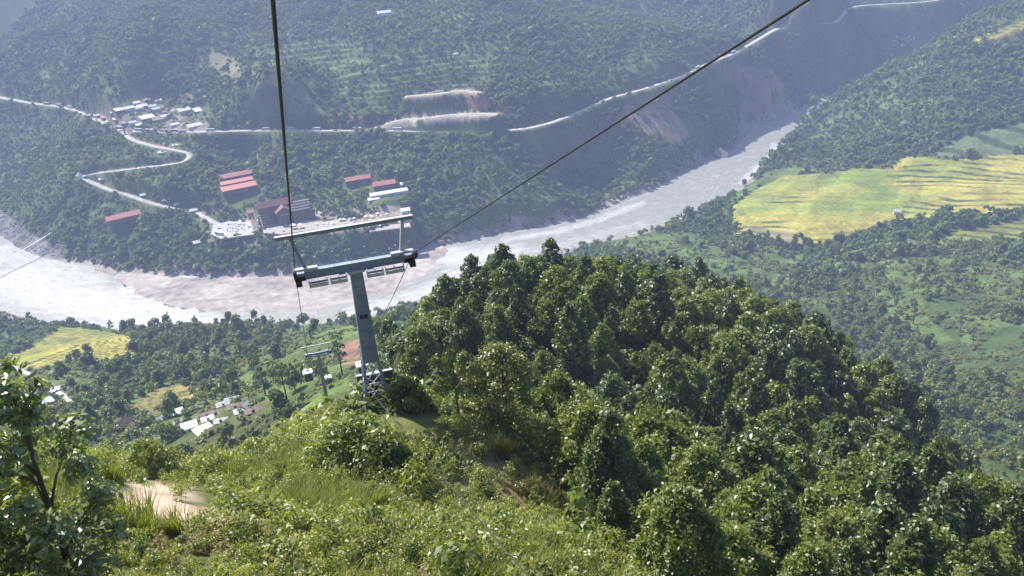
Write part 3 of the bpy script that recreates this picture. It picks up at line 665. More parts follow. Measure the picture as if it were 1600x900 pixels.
def headroom(x, y, D):
    """how tall a plant may be where a road, pad or house behind it lies open to the valley"""
    z = hgt(x, y); top = np.full(len(x), 99.)
    sl = (350 - z) / D
    for nm, (P, wd) in ROADS.items():
        if wd < 5: continue
        d, t = segdist(x, y, P[::2]); i = np.minimum(np.round(t).astype(int), len(P[::2]) - 1); Q = P[::2][i]
        k = (np.hypot(Q[:, 0], Q[:, 1]) > D) & (d < 45); lim = Q[:, 2] + .3 + (d - wd * .3) * sl - z + np.where(vnoise(Q[:, 0] / 40, Q[:, 1] / 40, 12) > .62, 5.0, 0); top = np.where(k, np.minimum(top, lim), top)
    for c, zc, r in [(c, z_, r_) for c, z_, r_ in PADS] + [(h[0], h[2], h[1] * .7) for h in HOUSES]:
        az_ = np.arctan2(x, y) - math.atan2(c[0], c[1]); Dc = math.hypot(c[0], c[1]); side = np.abs(az_) * Dc; dd = Dc - D
        k = (side < r) & (dd > 0) & (dd < 60 + r); lim = zc + np.maximum(dd - r, 0) * sl - z + .5; top = np.where(k, np.minimum(top, np.maximum(lim, 0)), top)
    return top
# ---------------------------------------------------------------- forests on the far slopes and valley floor (uncountable)
def far_meshes(n, nl, ls, lm, seed, H=1.0, R=.5, base=.1):
    out = []
    for i in range(n):
        r = np.random.default_rng(seed + i); k = 5 + i % 3
        c = np.column_stack([r.normal(size=k) * R * .42, r.normal(size=k) * R * .42, H * (.25 + .55 * r.random(k))]); q = R * (.35 + .3 * r.random(k))
        out.append(leafmesh('far_crown', [leaves(nl, c, q, ls, r, .5, .8, 1.0, .8)], M[lm]))
    return out
FM = far_meshes(5, 90, .34, 'leaf_far', 100) + far_meshes(2, 90, .34, 'leaf_far', 130, 1.5, .42) + far_meshes(3, 80, .34, 'leaf_far_light', 150)
MM = far_meshes(4, 330, .17, 'leaf_mid', 200) + far_meshes(2, 330, .17, 'leaf_mid', 230, 1.7, .42) + far_meshes(2, 280, .18, 'leaf_scrub', 250)
VEG_READY = True

# ---------------------------------------------------------------- cable car towers
VP = ray(468, 510)
TL = CAMP + ray(462, 432) * 46.0
_d = ray(645, 400); TR = CAMP + _d * (46.0 * ray(462, 432)[2] / _d[2])
def plane_pt(M0, nrm, px, py, off=0.0):
    d = ray(px, py); q = M0 + nrm * off; return CAMP + d * (((q - CAMP) @ nrm) / (d @ nrm))
def tower_parts(root, G, H, fz, detail):
    """local frame: x along the crossarm, y away from the camera, z up, origin at the ground; H height of the crossarm, G rope gauge, fz lattice height"""
    wt, wb = .62, 1.02
    def sq(z): t = (H - z) / H; return wt + (wb - wt) * t
    b = MB(); zt = H - .25; w0 = sq(fz); n_ = 4
    b.beam((0, 0, fz), (0, 0, zt), w0, w0 * .9, wt, wt * .9, up=(0, 1, 0)); b.build('column', M['steel'], root)
    if detail:
        b = MB()
        for z in np.linspace(fz + .9, zt - 1.3, 4): MB().box((0, -sq(z) * .45 - .012, z), (sq(z) * 1.0, .03, .05)).build('flange', M['steel'], root)
        lad = MB()
        for e in (-.13, .13): lad.beam((.18 + e, -sq(fz) * .45 - .09, fz + .1), (.1 + e, -wt * .45 - .09, zt - 1.2), .022, .03)
        for z in np.arange(fz + .2, zt - 1.2, .3): t_ = (z - fz) / (zt - fz); lad.box((.18 - .08 * t_, -sq(z) * .45 - .09, z), (.26, .02, .02))
        lad.build('ladder', M['steel'], root)
        hs = MB().box((0, -wt * .45 - .03, zt - .75), (.34, .05, .5)).build('hatch', M['steel'], root)
        for z in (-.85, -.62, -.5): MB().box((0, -wt * .45 - .06, zt + z), (.28, .03, .035)).build('rung', M['steel_pale'], hs)
        MB().box((0, -sq(fz + 3.2) * .45 - .02, fz + 2.7), (.4, .05, .2)).build('vent', M['rubber'], root)
    b = MB(); b.box((0, 0, zt + .05), (wt + .22, wt + .1, .08)); b.box((-.1, 0, zt - .02), (wt, wt, .06)); b.build('cap_plate', M['steel_pale'], root)
    # lattice foot
    f = .62; wb2 = 1.15
    for i, (sx, sy) in enumerate(((-1, -1), (1, -1), (1, 1), (-1, 1))):
        MB().beam((sx * wb2 * f, sy * wb2 * f, -.5), (sx * w0 * .44, sy * w0 * .4, fz + .02), .15, .15, up=(0, 1, 0)).build('leg', M['steel'], root)
    nb = 3
    for k in range(nb):
        for sy, sx in ((-1, 0), (1, 0), (0, -1), (0, 1)):
            def c(u, lev):
                t = lev / nb; hw = wb2 * f * (1 - t) + w0 * .44 * t; z = -.1 + (fz + .05) * t
                return (u * hw, sy * (hw + .01), z) if sy else (sx * (hw + .01), u * hw, z)
            for p_, q_ in ((c(-1, k), c(1, k + 1)), (c(1, k), c(-1, k + 1)), (c(-1, k), c(1, k))): MB().beam(p_, q_, .055, .04).build('brace', M['steel_pale'], root)
    # crossarm: box girder; pale flange edge paints in the sunlit top
    L = G * .5 - .45
    b = MB(); b.box((0, 0, H), (2 * L, .38, .38)); b.box((0, 0, H + .21), (2 * L + .02, .46, .035)); b.box((0, 0, H - .21), (2 * L * .35, .46, .035))
    for e in np.arange(-L + .3, L, .6): b.box((e, -.20, H), (.03, .03, .37))
    ca = b.build('crossarm', M['steel'], root)
    MB().box((0, -.205, H + .25), (2 * L, .04, .04)).build('flange_edge', M['steel_pale'], ca)
    for s in (-1, 1):
        MB().beam((s * L, 0, H), (s * (G / 2), 0, H), .26, .34, up=(0, 1, 0)).build('arm_end', M['steel'], root)
        b = MB(); b.box((s * (L - .1), -.1, H + .36), (1.15, .3, .1)); b.build('saddle', M['steel_pale'], root)
        # service platforms slung below the arm
        for x0, ww in ((G / 2 - 1.05, .95), (G / 2 - 2.05, .85)):
            b = MB(); zz = H - .48
            b.box((s * x0, -.45, zz), (ww, .42, .04)); b.box((s * x0, -.66, zz + .09), (ww, .03, .16)); b.box((s * x0, -.24, zz + .09), (ww, .03, .10))
            for e in (-.48, 0, .48): b.box((s * x0 + e * ww, -.45, zz + .2), (.03, .40, .4))
            b.build('service_platform', M['steel_pale'], root)
        # sheave battery along the rope
        yk = MB(); sl = math.tan(math.radians(27)); xs = s * G / 2
        yk.beam((xs, -1.3, H - .12 + 1.3 * sl), (xs, 1.3, H - .12 - 1.3 * sl * 1.12), .07, .2, up=(0, 0, 1)); y_ = yk.build('sheave_beam', M['rubber'], root)
        for k in range(6):
            yy = -1.25 + k * .5; MB().cyl((xs + s * .0, yy, H + .02 - yy * sl - .08), (1, 0, 0), .17, .16, 12).build('sheave', M['rubber'], y_)
        b = MB(); b.cyl((xs - s * .25, 0, H - .1), (1, 0, 0), .2, .5, 10); b.box((xs - s * .1, -.2, H - .28), (.3, .5, .3)); b.build('pivot', M['rubber'], root)
    # gantry above the crossarm
    hg = 1.98 * G / 5.94; gw = G * .575
    for s in (-1, 1): MB().beam((s * G * .40, .05, H + .1), (s * G * .47 - .1, .05, H + hg + .02), .16, .2, up=(0, 1, 0)).build('gantry_post', M['steel_pale'] if (s > 0) else M['steel'], root)
    b = MB(); b.box((-.2, .05, H + hg + .1), (2 * gw, .15, .18)); g = b.build('gantry_beam', M['steel'], root)
    MB().box((-.2, .0, H + hg + .21), (2 * gw + .02, .22, .035)).build('top_flange', M['steel_pale'], g)  # pale colour stands in for sunlight on the beam top
    if detail:
        for x0, h_ in ((-1.9, .62), (-1.0, .74), (-.15, .72), (.6, .72), (1.85, .40), (2.15, .52)):
            b = MB(); b.tube([(x0, -.12, H + .26), (x0, -.12, H + .26 + h_)], .014, 5); b.lathe((x0, -.12, H + .26 + h_), [(.015, -.04), (.045, -.01), (.045, .02), (.01, .05)], 8); b.build('railing_post', M['steel_pale'], root)
def make_tower(TLp, TRp, ground_z, fz, label, detail=True, name='cable_tower'):
    a = (TRp - TLp); G = float(np.linalg.norm(a)); Mid = (TLp + TRp) / 2; rz = math.atan2(a[1], a[0])
    root = thing(name, (Mid[0], Mid[1], ground_z), rz, label, 'tower')
    tower_parts(root, G, Mid[2] - ground_z, fz, detail); return root
Mid1 = (TL + TR) / 2; g1 = float(hgt(Mid1[0], Mid1[1]))
TWR = make_tower(TL, TR, g1, min(3.3, Mid1[2] - g1 - 5), 'grey steel cable car tower with lattice foot and wide crossarm on the meadow brow')
# second tower further down the slope
TL2 = atD(477, 556, 176); _d = ray(517, 548); TR2 = CAMP + _d * ((TL2[2] - 350) / _d[2])
Mid2 = (TL2 + TR2) / 2; g2 = float(hgt(Mid2[0], Mid2[1])); print('tower2', np.linalg.norm(TL2 - TR2), Mid2[2] - g2, 'tower1', Mid1[2] - g1)
TWR2 = make_tower(TL2, TR2, g2, 8.0, 'small distant cable car tower with two crossbeams on the green valley slope', False)
# brown equipment hut behind the first tower
aa = (TR - TL) / np.linalg.norm(TR - TL); back = np.array([-aa[1], aa[0], 0])
pc = Mid1 + back * 1.25; hut = thing('screen_panel', (pc[0], pc[1], g1 - .5), math.atan2(aa[1], aa[0]), 'dark brown board screen with thin pale top rail behind the tower foot', 'screen')
MB().box((.15, .0, 1.3), (1.95, .12, 2.0)).build('board', M['brown_panel'], hut); MB().box((.15, .0, 2.32), (2.02, .16, .04)).build('top_rail', M['steel_pale'], hut)
for s in (-.8, .9): MB().box((s + .15, .1, .9), (.1, .1, 2.9)).build('post', M['steel'], hut)

# ropes
def sagline(p, q, sag, n=24):
    p = np.array(p, float); q = np.array(q, float); t = np.linspace(0, 1, n)[:, None]; P = p * (1 - t) + q * t; P[:, 2:] -= 4 * sag * t * (1 - t); return [tuple(v) for v in P]
offz = np.array([0, 0, .12])
far_st = hit(447, 352, 700, 1200) + np.array([0, 0, 12.])
far_st2 = far_st + (TR - TL)
for A, B_, Cc, L in ((TL, TL2, far_st, 'hauling rope that carries the cabins on the left side of both towers'), (TR, TR2, far_st2, 'hauling rope slanting from the upper right down to the right tower arm')):
    pts = sagline(A - VP * 60 + offz, A + offz, .0, 10)[:-1] + sagline(A + offz, B_ + offz, 4.0, 24)[:-1] + sagline(B_ + offz, Cc, 10, 30)
    MB().tube(pts, .0205, 7).build('cable', M['rope']); tag(bpy.data.objects['cable'] if 'cable.001' not in bpy.data.objects else bpy.data.objects['cable.001'], L, 'cable', 'hauling ropes of the cable car')
nv = back
q0 = plane_pt(Mid1, back, 563, 592, -.45)
q1 = CAMP + ray(850, 925) * 22; q1 = q1 + (q1 - q0) * .25; pts = sagline(q0, q1, .12, 20)
o = MB().tube(pts, .019, 6).build('control_cable', M['rope']); tag(o, 'thin low cable running from the tower foot down to the right over the meadow', 'cable')

# cabins
def cabin(name, label):
    root = thing(name, (0, 0, 0), 0, label, 'cabin', 'cable car cabins beyond the first tower')
    def shell(z0, z1, w0, w1, r=.3):
        v = []; f = []
        ring = [(-1, -1), (1, -1), (1, 1), (-1, 1)]
        def rp(w, z):
            out = []
            for cx, cy in ring:
                c0 = math.atan2(cy, cx)
                for k in (-1, 0, 1): out.append((cx * (w - r) + r * math.cos(c0 + k * .7), cy * (w - r) + r * math.sin(c0 + k * .7), z))
            return out
        v = rp(w0, z0) + rp(w1, z1); n = 12
        f = [(i, (i + 1) % n, n + (i + 1) % n, n + i) for i in range(n)] + [tuple(reversed(range(n))), tuple(range(n, 2 * n))]; return v, f
    b = MB(); b.add(*shell(-2.3, -1.75, .78, .90)); b.build('body', M['wall_dark'], root)
    b = MB(); b.add(*shell(-1.75, -.62, .905, .86)); b.build('window', M['glass'], root)
    for sx in (-1, 1):
        for sy in (-1, 1): MB().beam((sx * .80, sy * .80, -1.56), (sx * .77, sy * .77, -.6), .12, .12).build('corner_post', M['white'], root)
    b = MB(); b.add(*shell(-.62, -.42, .95, .88)); b.add(*shell(-.42, -.30, .70, .5)); rf = b.build('roof', M['white'], root); MB().lathe((0, 0, -.3), [(.3, 0), (.3, .06), (.1, .08)], 10).build('roof_hatch', M['rubber'], rf)
    MB().tube([(0, 0, -.3), (0, 0, 1.2), (.18, 0, 1.9), (.18, 0, 2.3)], .05, 6).build('hanger', M['steel'], root)
    MB().box((.1, 0, 2.35), (.3, .6, .16)).build('grip', M['rubber'], root); return root
cb = cabin('cable_car_cabin', 'white-roofed cabin half hidden behind the column of the near tower')
cb.location = tuple(CAMP + ray(565, 564) * 150); cb.rotation_euler = (0, 0, .25); cb.scale = (1.1,) * 3
c2 = dup(cb, tuple(CAMP + ray(480, 577) * 196), .25, 1.1, 'white-roofed dark-windowed cabin just below the left arm of the distant tower')
c3 = dup(cb, tuple(CAMP + ray(512, 586) * 262), .25, 1.1, 'smallest farthest cabin right of the distant tower column')

# ---------------------------------------------------------------- houses
def viewrz(p): return -math.atan2(p[0], p[1])
def house(px, py, w, d, h, roof, wall, label, cat='house', kind='gable', rot=0.0, pitch=.32, name='house', group=None, dmin=200, dmax=2000, ov=.35, win=True, meters=False, z=None):
    p = hit(px, py, dmin, dmax) if z is None else atz(px, py, z); dist = float(np.linalg.norm(p - CAMP)); s = 1 if meters else dist / FPX; w *= s; d *= s; h *= s
    HOUSES.append(((p[0], p[1]), max(w, d) * .62 + 1.0, p[2]))
    if z is None: p[2] = float(min(hgt(p[0] + a_, p[1] + b_) for a_ in (-w / 3, w / 3) for b_ in (-d / 3, d / 3))) if w < 22 else float(hgt(p[0], p[1])) + .9
    root = thing(name, p, viewrz(p) + rot, label, cat, group)
    MB().box((0, 0, h / 2 - 2.0), (w, d, h + 4.0)).build('wall', M[wall], root)
    b = MB(); t = .14; W = w / 2 + ov; Dd = d / 2 + ov; rise = d * pitch
    if kind == 'gable':
        for s_ in (-1, 1):
            e = h - ov * pitch * 2
            b.add([(-W, s_ * Dd, e), (W, s_ * Dd, e), (W, 0, h + rise), (-W, 0, h + rise), (-W, s_ * Dd, e + t), (W, s_ * Dd, e + t), (W, 0, h + rise + t), (-W, 0, h + rise + t)],
                  [(0, 1, 2, 3), (7, 6, 5, 4), (0, 4, 5, 1), (1, 5, 6, 2), (3, 7, 4, 0)])
        r_ = b.build('roof', M[roof], root)
        b = MB()
        for s_ in (-1, 1): b.add([(s_ * w / 2, -d / 2, h - .01), (s_ * w / 2, d / 2, h - .01), (s_ * w / 2, 0, h + rise - .02)], [(0, 1, 2)])
        b.build('gable', M[wall], root)
    else:
        e0, e1 = h + .06, h + rise + .06
        b.add([(-W, -Dd, e0), (W, -Dd, e0), (W, Dd, e1), (-W, Dd, e1), (-W, -Dd, e0 + t), (W, -Dd, e0 + t), (W, Dd, e1 + t), (-W, Dd, e1 + t)], [(3, 2, 1, 0), (4, 5, 6, 7), (0, 1, 5, 4), (1, 2, 6, 5), (2, 3, 7, 6), (3, 0, 4, 7)])
        b.build('roof', M[roof], root)
    if win:
        MB().box((0, -d / 2 - .02, 1.0), (min(1.1, w * .2), .06, 2.0)).build('door', M['wall_dark'], root)
        for sx in (-1, 1): MB().box((sx * w * .3, -d / 2 - .02, h * .55), (min(1.0, w * .16), .06, h * .3)).build('window', M['glass'], root)
    return root
# village of tin roofs by the field, near side: px, py(base), w, d, h (pixels)
for a_ in [
 (278, 650, 17, 13, 8, 'roof_tin', 'wall_dark', 'grey flat-roofed two storey house standing alone at the field corner', 'shed', .1, .12),
 (249, 658, 12, 9, 5, 'roof_blue', 'wall_white', 'small blue-grey hut left of the house at the field corner', 'gable', .2, .3),
 (279, 662, 12, 9, 5, 'roof_white', 'wall_brown', 'small pale-roofed hut right below the grey flat-roofed house', 'gable', .1, .35),
 (297, 670, 20, 14, 8, 'roof_teal', 'wall_dark', 'house with pale teal sheet roof and dark front', 'shed', .05, .2),
 (318, 673, 25, 15, 5, 'roof_white', 'wall_white', 'long low shed with bright white roof beside the teal roof', 'shed', .35, .2),
 (322, 650, 22, 12, 6, 'roof_rust', 'wall_pink', 'long rusty roofed house in the middle of the tin roofed village', 'gable', .2, .3),
 (312, 656, 9, 8, 6, 'roof_rust', 'wall_pink', 'small pink-walled house between the rusty roof and the teal roof', 'gable', .1, .3),
 (338, 647, 18, 11, 5, 'roof_rust', 'wall_brown', 'brownish roofed house right of the long rusty roof', 'gable', -.1, .3),
 (325, 657, 16, 8, 4, 'roof_tin', 'wall_pink', 'narrow tin-roofed shed under the long rusty roof', 'shed', .15, .2),
 (348, 634, 18, 11, 6, 'roof_white', 'wall_white', 'white roofed house at the upper edge of the village', 'gable', .2, .3),
 (363, 625, 20, 9, 5, 'roof_tin', 'wall_white', 'tin-roofed house topmost in the village', 'gable', -.05, .3),
 (368, 636, 22, 12, 6, 'roof_rust', 'wall_pink', 'grey-brown roofed house under the topmost tin roof', 'gable', -.05, .3),
 (384, 638, 13, 11, 7, 'roof_white', 'wall_white', 'white gabled house right of the grey-brown roof', 'gable', .9, .5),
 (346, 658, 18, 12, 5, 'roof_white', 'wall_brown', 'bright white roof at the lower edge of the village right of the long shed', 'gable', -.15, .3),
 (396, 643, 22, 12, 6, 'roof_rust', 'wall_pink', 'pinkish grey long roof at the right end of the village', 'gable', .0, .3),
 (374, 646, 12, 9, 5, 'roof_tin', 'wall_white', 'little tin roof between the white gable and the lower white roof', 'shed', .1, .2),
 (198, 664, 24, 13, 6, 'thatch', 'wall_pink', 'thatched farmhouse left of the terraced village field', 'gable', .3, .5),
 (213, 668, 12, 9, 5, 'thatch', 'wall_dark', 'small thatched barn attached below the thatched farmhouse', 'gable', -.5, .5),
 (40, 602, 13, 9, 5, 'roof_tin', 'wall_dark', 'tin-roofed hut nearest the concrete path on the left', 'gable', .2, .3),
 (50, 618, 14, 10, 5, 'roof_white', 'wall_dark', 'hut with a steep white roof below the path', 'gable', 1.0, .5),
 (73, 634, 18, 12, 8, 'roof_blue', 'wall_white', 'blue-grey roofed house behind the large left tree', 'shed', .3, .2),
 (78, 586, 10, 6, 3, 'roof_white', 'wall_dark', 'tiny white-roofed shelter in the green plot above the path', 'gable', .1, .3),
 (92, 586, 8, 5, 2.5, 'roof_blue', 'wall_dark', 'tiny bluish shelter right of the white-roofed shelter', 'gable', .1, .3),
 (88, 612, 14, 7, 4, 'roof_tin', 'wall_brown', 'low tin roof where the concrete path ends', 'shed', .2, .2),
 ]:
    house(a_[0], a_[1], a_[2], a_[3], a_[4], a_[5], a_[6], a_[7], kind=a_[8], rot=a_[9], pitch=a_[10], dmin=230, dmax=560, group='village houses on the near side of the river')
# roadside bazaar across the river
bz = [(175, 167, 9, 'roof_tin'), (188, 172, 15, 'roof_tin'), (201, 169, 14, 'roof_white'), (213, 161, 9, 'roof_white'), (221, 166, 14, 'roof_white'), (216, 170, 12, 'roof_tin'), (229, 156, 9, 'roof_rust'), (246, 157, 11, 'roof_tin'),
      (237, 167, 12, 'roof_blue'), (243, 172, 11, 'roof_blue'), (230, 185, 19, 'roof_white'), (247, 187, 17, 'roof_rust'), (258, 184, 9, 'roof_tin'), (288, 174, 17, 'roof_tin'), (314, 171, 20, 'roof_white'), (273, 197, 12, 'roof_white'),
      (303, 198, 20, 'roof_white'), (180, 179, 9, 'roof_white'), (155, 180, 9, 'roof_tin'), (164, 184, 9, 'roof_rust'), (207, 193, 10, 'roof_blue'), (196, 191, 10, 'roof_rust'), (218, 198, 9, 'roof_tin'), (318, 153, 5, 'roof_white')]
bl = ['little tin roof highest on the left of the bazaar', 'flat tin roof on the left of the bazaar', 'bright roof left of the bazaar centre', 'small bright roof at the back of the bazaar', 'pale slanted roof in the bazaar centre', 'grey roof in front of the pale slanted roof',
      'rusty roof at the back by the bare earth', 'light roof beside the dirt lane loop', 'bluish roof in the bazaar centre', 'bluish roof below the other bluish one', 'large white roof in the lower row of the bazaar', 'large rusty pink roof right of the white lower one', 'small roof inside the lane bend',
      'pale roof right of the lane bend', 'large bright roof at the right end of the bazaar', 'small bright roof above the highway', 'L shaped bright roof above the highway', 'small bright roof near the road junction', 'grey roof left of the junction', 'rusty roof left of the junction', 'bluish roof facing the junction', 'rusty roof facing the junction', 'small tin roof beside the gate', 'tiny white roof in the grass above the bazaar']
for (x_, y_, w_, r_), L in zip(bz, bl):
    house(x_, y_, w_, w_ * .62 + 2, 3.2, r_, ['wall_white', 'wall_dark', 'wall_brown'][int(x_) % 3], L, rot=.25, pitch=.2, kind='gable' if int(x_) % 2 else 'shed', dmin=900, dmax=1700, group='roadside bazaar houses across the river', ov=.5)
# red roofed resort wings and other buildings across the river
for (x_, y_, w_, d_, h_, r_, wl_, L, kd) in [
 (371, 276, 46, 14, 2.2, 'roof_red', 'wall_brown', 'topmost of the three long red roofs stacked on the slope', 'gable'), (371, 287, 46, 10, 2.2, 'roof_red', 'wall_brown', 'middle of the three long red roofs stacked on the slope', 'shed'), (374, 296, 50, 14, 2.2, 'roof_red', 'wall_brown', 'lowest of the three long red roofs stacked on the slope', 'shed'),
 (559, 282, 38, 13, 2.2, 'roof_red', 'wall_brown', 'long red roof among trees left of the bright red one', 'gable'), (600, 290, 34, 15, 2.2, 'roof_red', 'wall_brown', 'bright red hipped roof near the white long roof', 'gable'), (632, 289, 11, 8, 3, 'roof_white', 'wall_brown', 'tiny white roof right of the bright red roof', 'shed'),
 (608, 305, 58, 9, 3, 'roof_white', 'wall_white', 'long white roof below the red roofs', 'shed'), (584, 312, 17, 7, 3, 'roof_white', 'wall_white', 'short white roof at the left end of the long white one', 'shed'), (193, 341, 46, 15, 2.2, 'roof_red', 'wall_brown', 'solitary red roof among the trees above the left river bend', 'gable'),
 (391, 332, 10, 8, 3, 'roof_red', 'wall_pink', 'small pinkish red roof left of the main resort building', 'gable'), (302, 331, 12, 8, 3, 'roof_white', 'wall_white', 'white kiosk roof where the access road reaches the car park', 'gable'), (634, 334, 13, 9, 6, 'roof_white', 'wall_white', 'white block at the right end of the resort terrace', 'shed'),
 (225, 304, 10, 6, 3, 'roof_white', 'wall_dark', 'small pale shelter beside the lower access road', 'gable'), (256, 312, 8, 6, 3, 'roof_rust', 'wall_dark', 'small rusty shelter beside the lower access road', 'gable'), (277, 318, 9, 6, 3, 'roof_tin', 'wall_dark', 'small tin shelter farthest down the access road', 'gable'),
 (600, 23, 20, 10, 5, 'roof_white', 'wall_white', 'isolated white farmhouse high on the far mountainside', 'gable'), (1401, 334, 9, 8, 5, 'roof_tin', 'wall_white', 'small pale hut alone in the yellow rice terraces', 'gable'), (712, 85, 7, 5, 3, 'roof_tin', 'wall_white', 'tiny pale hut on the far terraced slope', 'gable'),
 (310, 379, 15, 9, 3, 'roof_white', 'wall_white', 'white-roofed kiosk below the car park', 'gable'), (332, 372, 14, 9, 4, 'roof_rust', 'wall_pink', 'pinkish gatehouse at the lower left corner of the car park', 'gable')]:
    house(x_, y_, w_, d_, h_, r_, wl_, L, cat='building', name='building', rot=.12, pitch=.28 if kd == 'gable' else .22, kind=kd, dmin=600, dmax=1900, ov=.6)

# main resort building: brown gabled halls, terraces with white railings, dark brick front
pm = atz(447, 350, 34); mpp = float(np.linalg.norm(pm - CAMP)) / FPX
mb = thing('resort_building', pm, viewrz(pm) + .10, 'large brown-roofed resort building with white terraces and a dark arched entrance', 'building')
mb.scale = (1, 1, 1.25)
def R_(x): return (x - 447) * mpp
b = MB(); b.box((R_(435), 16, 7), (34, 10, 17)); b.box((R_(447), 6, 5.0), (15, 15, 12)); b.box((R_(473), 7, 4.5), (20, 14, 11)); b.build('wall', M['wall_brown'], mb)
def gable_roof(cx, cy, w, d, h, rise, along, name, m_):
    b = MB(); t = .25
    for s in (-1, 1):
        if along == 'x': q = [(-w / 2, s * d / 2, h), (w / 2, s * d / 2, h), (w / 2, 0, h + rise), (-w / 2, 0, h + rise)]
        else: q = [(s * w / 2, -d / 2, h), (s * w / 2, d / 2, h), (0, d / 2, h + rise), (0, -d / 2, h + rise)]
        q = [(cx + a_, cy + b_, c_) for a_, b_, c_ in q]; b.add(q + [(a_, b_, c_ + t) for a_, b_, c_ in q], [(0, 1, 2, 3), (7, 6, 5, 4), (0, 4, 5, 1), (1, 5, 6, 2), (3, 7, 4, 0), (2, 6, 7, 3)])
    return b.build(name, m_, mb)
gable_roof(R_(437), 16, 38, 13, 15.4, 4.5, 'x', 'roof', M['roof_brown']); gable_roof(R_(447), 5.5, 18, 17, 11.2, 4.6, 'y', 'roof', M['roof_brown'])
b = MB(); b.add([(R_(447) - 7.4, -1.52, 11), (R_(447) + 7.4, -1.52, 11), (R_(447), -1.52, 15)], [(0, 1, 2)]); b.box((R_(447), -1.62, 4.2), (9, .2, 8.4)); b.build('arched_entrance', M['wall_dark'], mb)
MB().box((R_(447), -1.75, 8.9), (9, .2, .5)).build('fascia', M['wall_white'], mb)
for k in range(4):
    b = MB(); zt_ = 10.4 + k * 1.6; y0 = .4 + k * 3.6; b.box((R_(473) + k * .6, y0 + 1.6, zt_ - .8), (20, 3.4, 1.6)); tr = b.build('terrace', M['wall_brown'], mb)
    b = MB(); b.box((R_(473) + k * .6, y0, zt_ + .9), (20, .18, .22)); b.box((R_(473) + k * .6, y0, zt_ + .1), (20, .25, .3))
    for j in range(9): b.box((R_(473) + k * .6 - 9.8 + j * 2.45, y0, zt_ + .5), (.3, .2, .9))
    b.build('railing', M['white'], tr)
b = MB()
for k in range(5): b.box((R_(422) - k * .9, 1 + k * 2.2, .6 + k * 1.3), (16 - k, 2.0, 2.2 + k * 1.3))
b.build('stepped_wing', M['wall_brown'], mb)
for k in range(5): MB().box((R_(422) - k * .9, k * 2.2 - .15, 1.9 + k * 1.95), (16.2 - k, .5, .28)).build('balcony', M['cream'], mb)
for k in range(6):
    for j in range(2): MB().lathe((R_(406) + j * 4.6, -3 + k * 3.2, -.6), [(.8, 0), (.8, 3.4 + k * 1.5), (1.05, 3.6 + k * 1.5), (1.0, 4.6 + k * 1.5), (.3, 5.1 + k * 1.5)], 10).build('pillar', M['cream'], mb)
for wx in (463, 470, 477):
    for wz in (2.4, 6.2): MB().box((R_(wx), -.05, wz), (2.2, .12, 1.7)).build('window', M['glass'], mb)
b = MB(); b.box((R_(484) + 3, 4, 4), (6, 12, 10)); b.build('side_wing', M['wall_dark'], mb)
# paved forecourt, terrace deck, car park
def pad_poly(pts, z, name, m_, th=.5):
    P = [atz(x_, y_, z) for x_, y_ in pts]; n_ = len(P); b = MB(); b.add([(p[0], p[1], z + .1) for p in P] + [(p[0], p[1], z - 1.2) for p in P], [tuple(range(n_))] + [(i, i + n_, (i + 1) % n_ + n_, (i + 1) % n_) for i in range(n_)])
    o = b.build(name, M[m_]); return tag(o, kind='structure')
pad_poly([(410, 357), (440, 349), (495, 352), (498, 358), (440, 366), (412, 364)][::-1], 34.3, 'forecourt', 'paving')
pad_poly([(492, 350), (530, 342), (580, 337), (636, 330), (640, 337), (560, 350), (500, 360)][::-1], 34.8, 'terrace_paving', 'paving')
pad_poly([(334, 345), (345, 341), (392, 345), (398, 366), (345, 373), (330, 366)][::-1], 32.3, 'car_park', 'concrete')
pad_poly([(575, 356), (596, 352), (640, 348), (642, 354), (578, 362)][::-1], 31, 'lower_terrace', 'paving')

# parasols along the terrace
pr = thing('parasol', (0, 0, -500), 0, 'white parasol', 'parasol')
MB().tube([(0, 0, 0), (0, 0, 2.6)], .05, 6).build('pole', M['steel'], pr); MB().lathe((0, 0, 2.1), [(2.0, 0), (2.0, .12), (1.1, .6), (.1, 1.0)], 8).build('canopy', M['white'], pr)
tbm = thing('garden_table', (0, 0, -500), 0, 'white table', 'table')
MB().lathe((0, 0, .7), [(.9, 0), (.9, .06)], 10).build('tabletop', M['white'], tbm); MB().tube([(0, 0, 0), (0, 0, .7)], .06, 6).build('leg', M['steel'], tbm)
first = True; rs = random.Random(3)
pp_ = [(459, 357, 34.4, 1.6), (470, 356, 34.4, 1.5), (404, 347, 34, 1), (411, 343, 34, 1), (408, 337, 35, .9)] + [(496 + 8.5 * k + rs.uniform(-2, 2), 353 - k * 1.3 + rs.uniform(-5, 1), 34.9, rs.uniform(.6, 1.0)) for k in range(16)] + [(578, 357, 31.1, .8), (586, 355, 31.1, .9), (594, 355, 31.1, .8), (626, 350, 31.1, 1.1)]
for k, (x_, y_, z_, s_) in enumerate(pp_):
    p = atz(x_, y_, z_)
    L = 'large round white parasol left one before the dark brick front' if k == 0 else 'large round white parasol right one before the dark brick front' if k == 1 else 'white parasol beside the stepped cream wing of the resort' if k < 5 else 'white parasol on the long paved resort terrace' if k < 21 else 'white parasol on the lower terrace below the gantry beam'
    o = pr if k == 0 else dup(pr, p, 0, s_ * 1.15, L); o.location = p; o['label'] = L; o.scale = (s_ * 1.15,) * 3
    if k > 1: o['group'] = L.replace('parasol', 'parasols', 1)
for k in range(22):
    x_ = 500 + rs.uniform(0, 132); y_ = 356 - (x_ - 500) * .15 + rs.uniform(-6, 0); p = atz(x_, y_, 34.9)
    o = tbm if k == 0 else dup(tbm, p, 0, 1.3); o.location = p; o['label'] = 'round white table on the long paved resort terrace'; o['group'] = 'round white tables on the resort terrace'

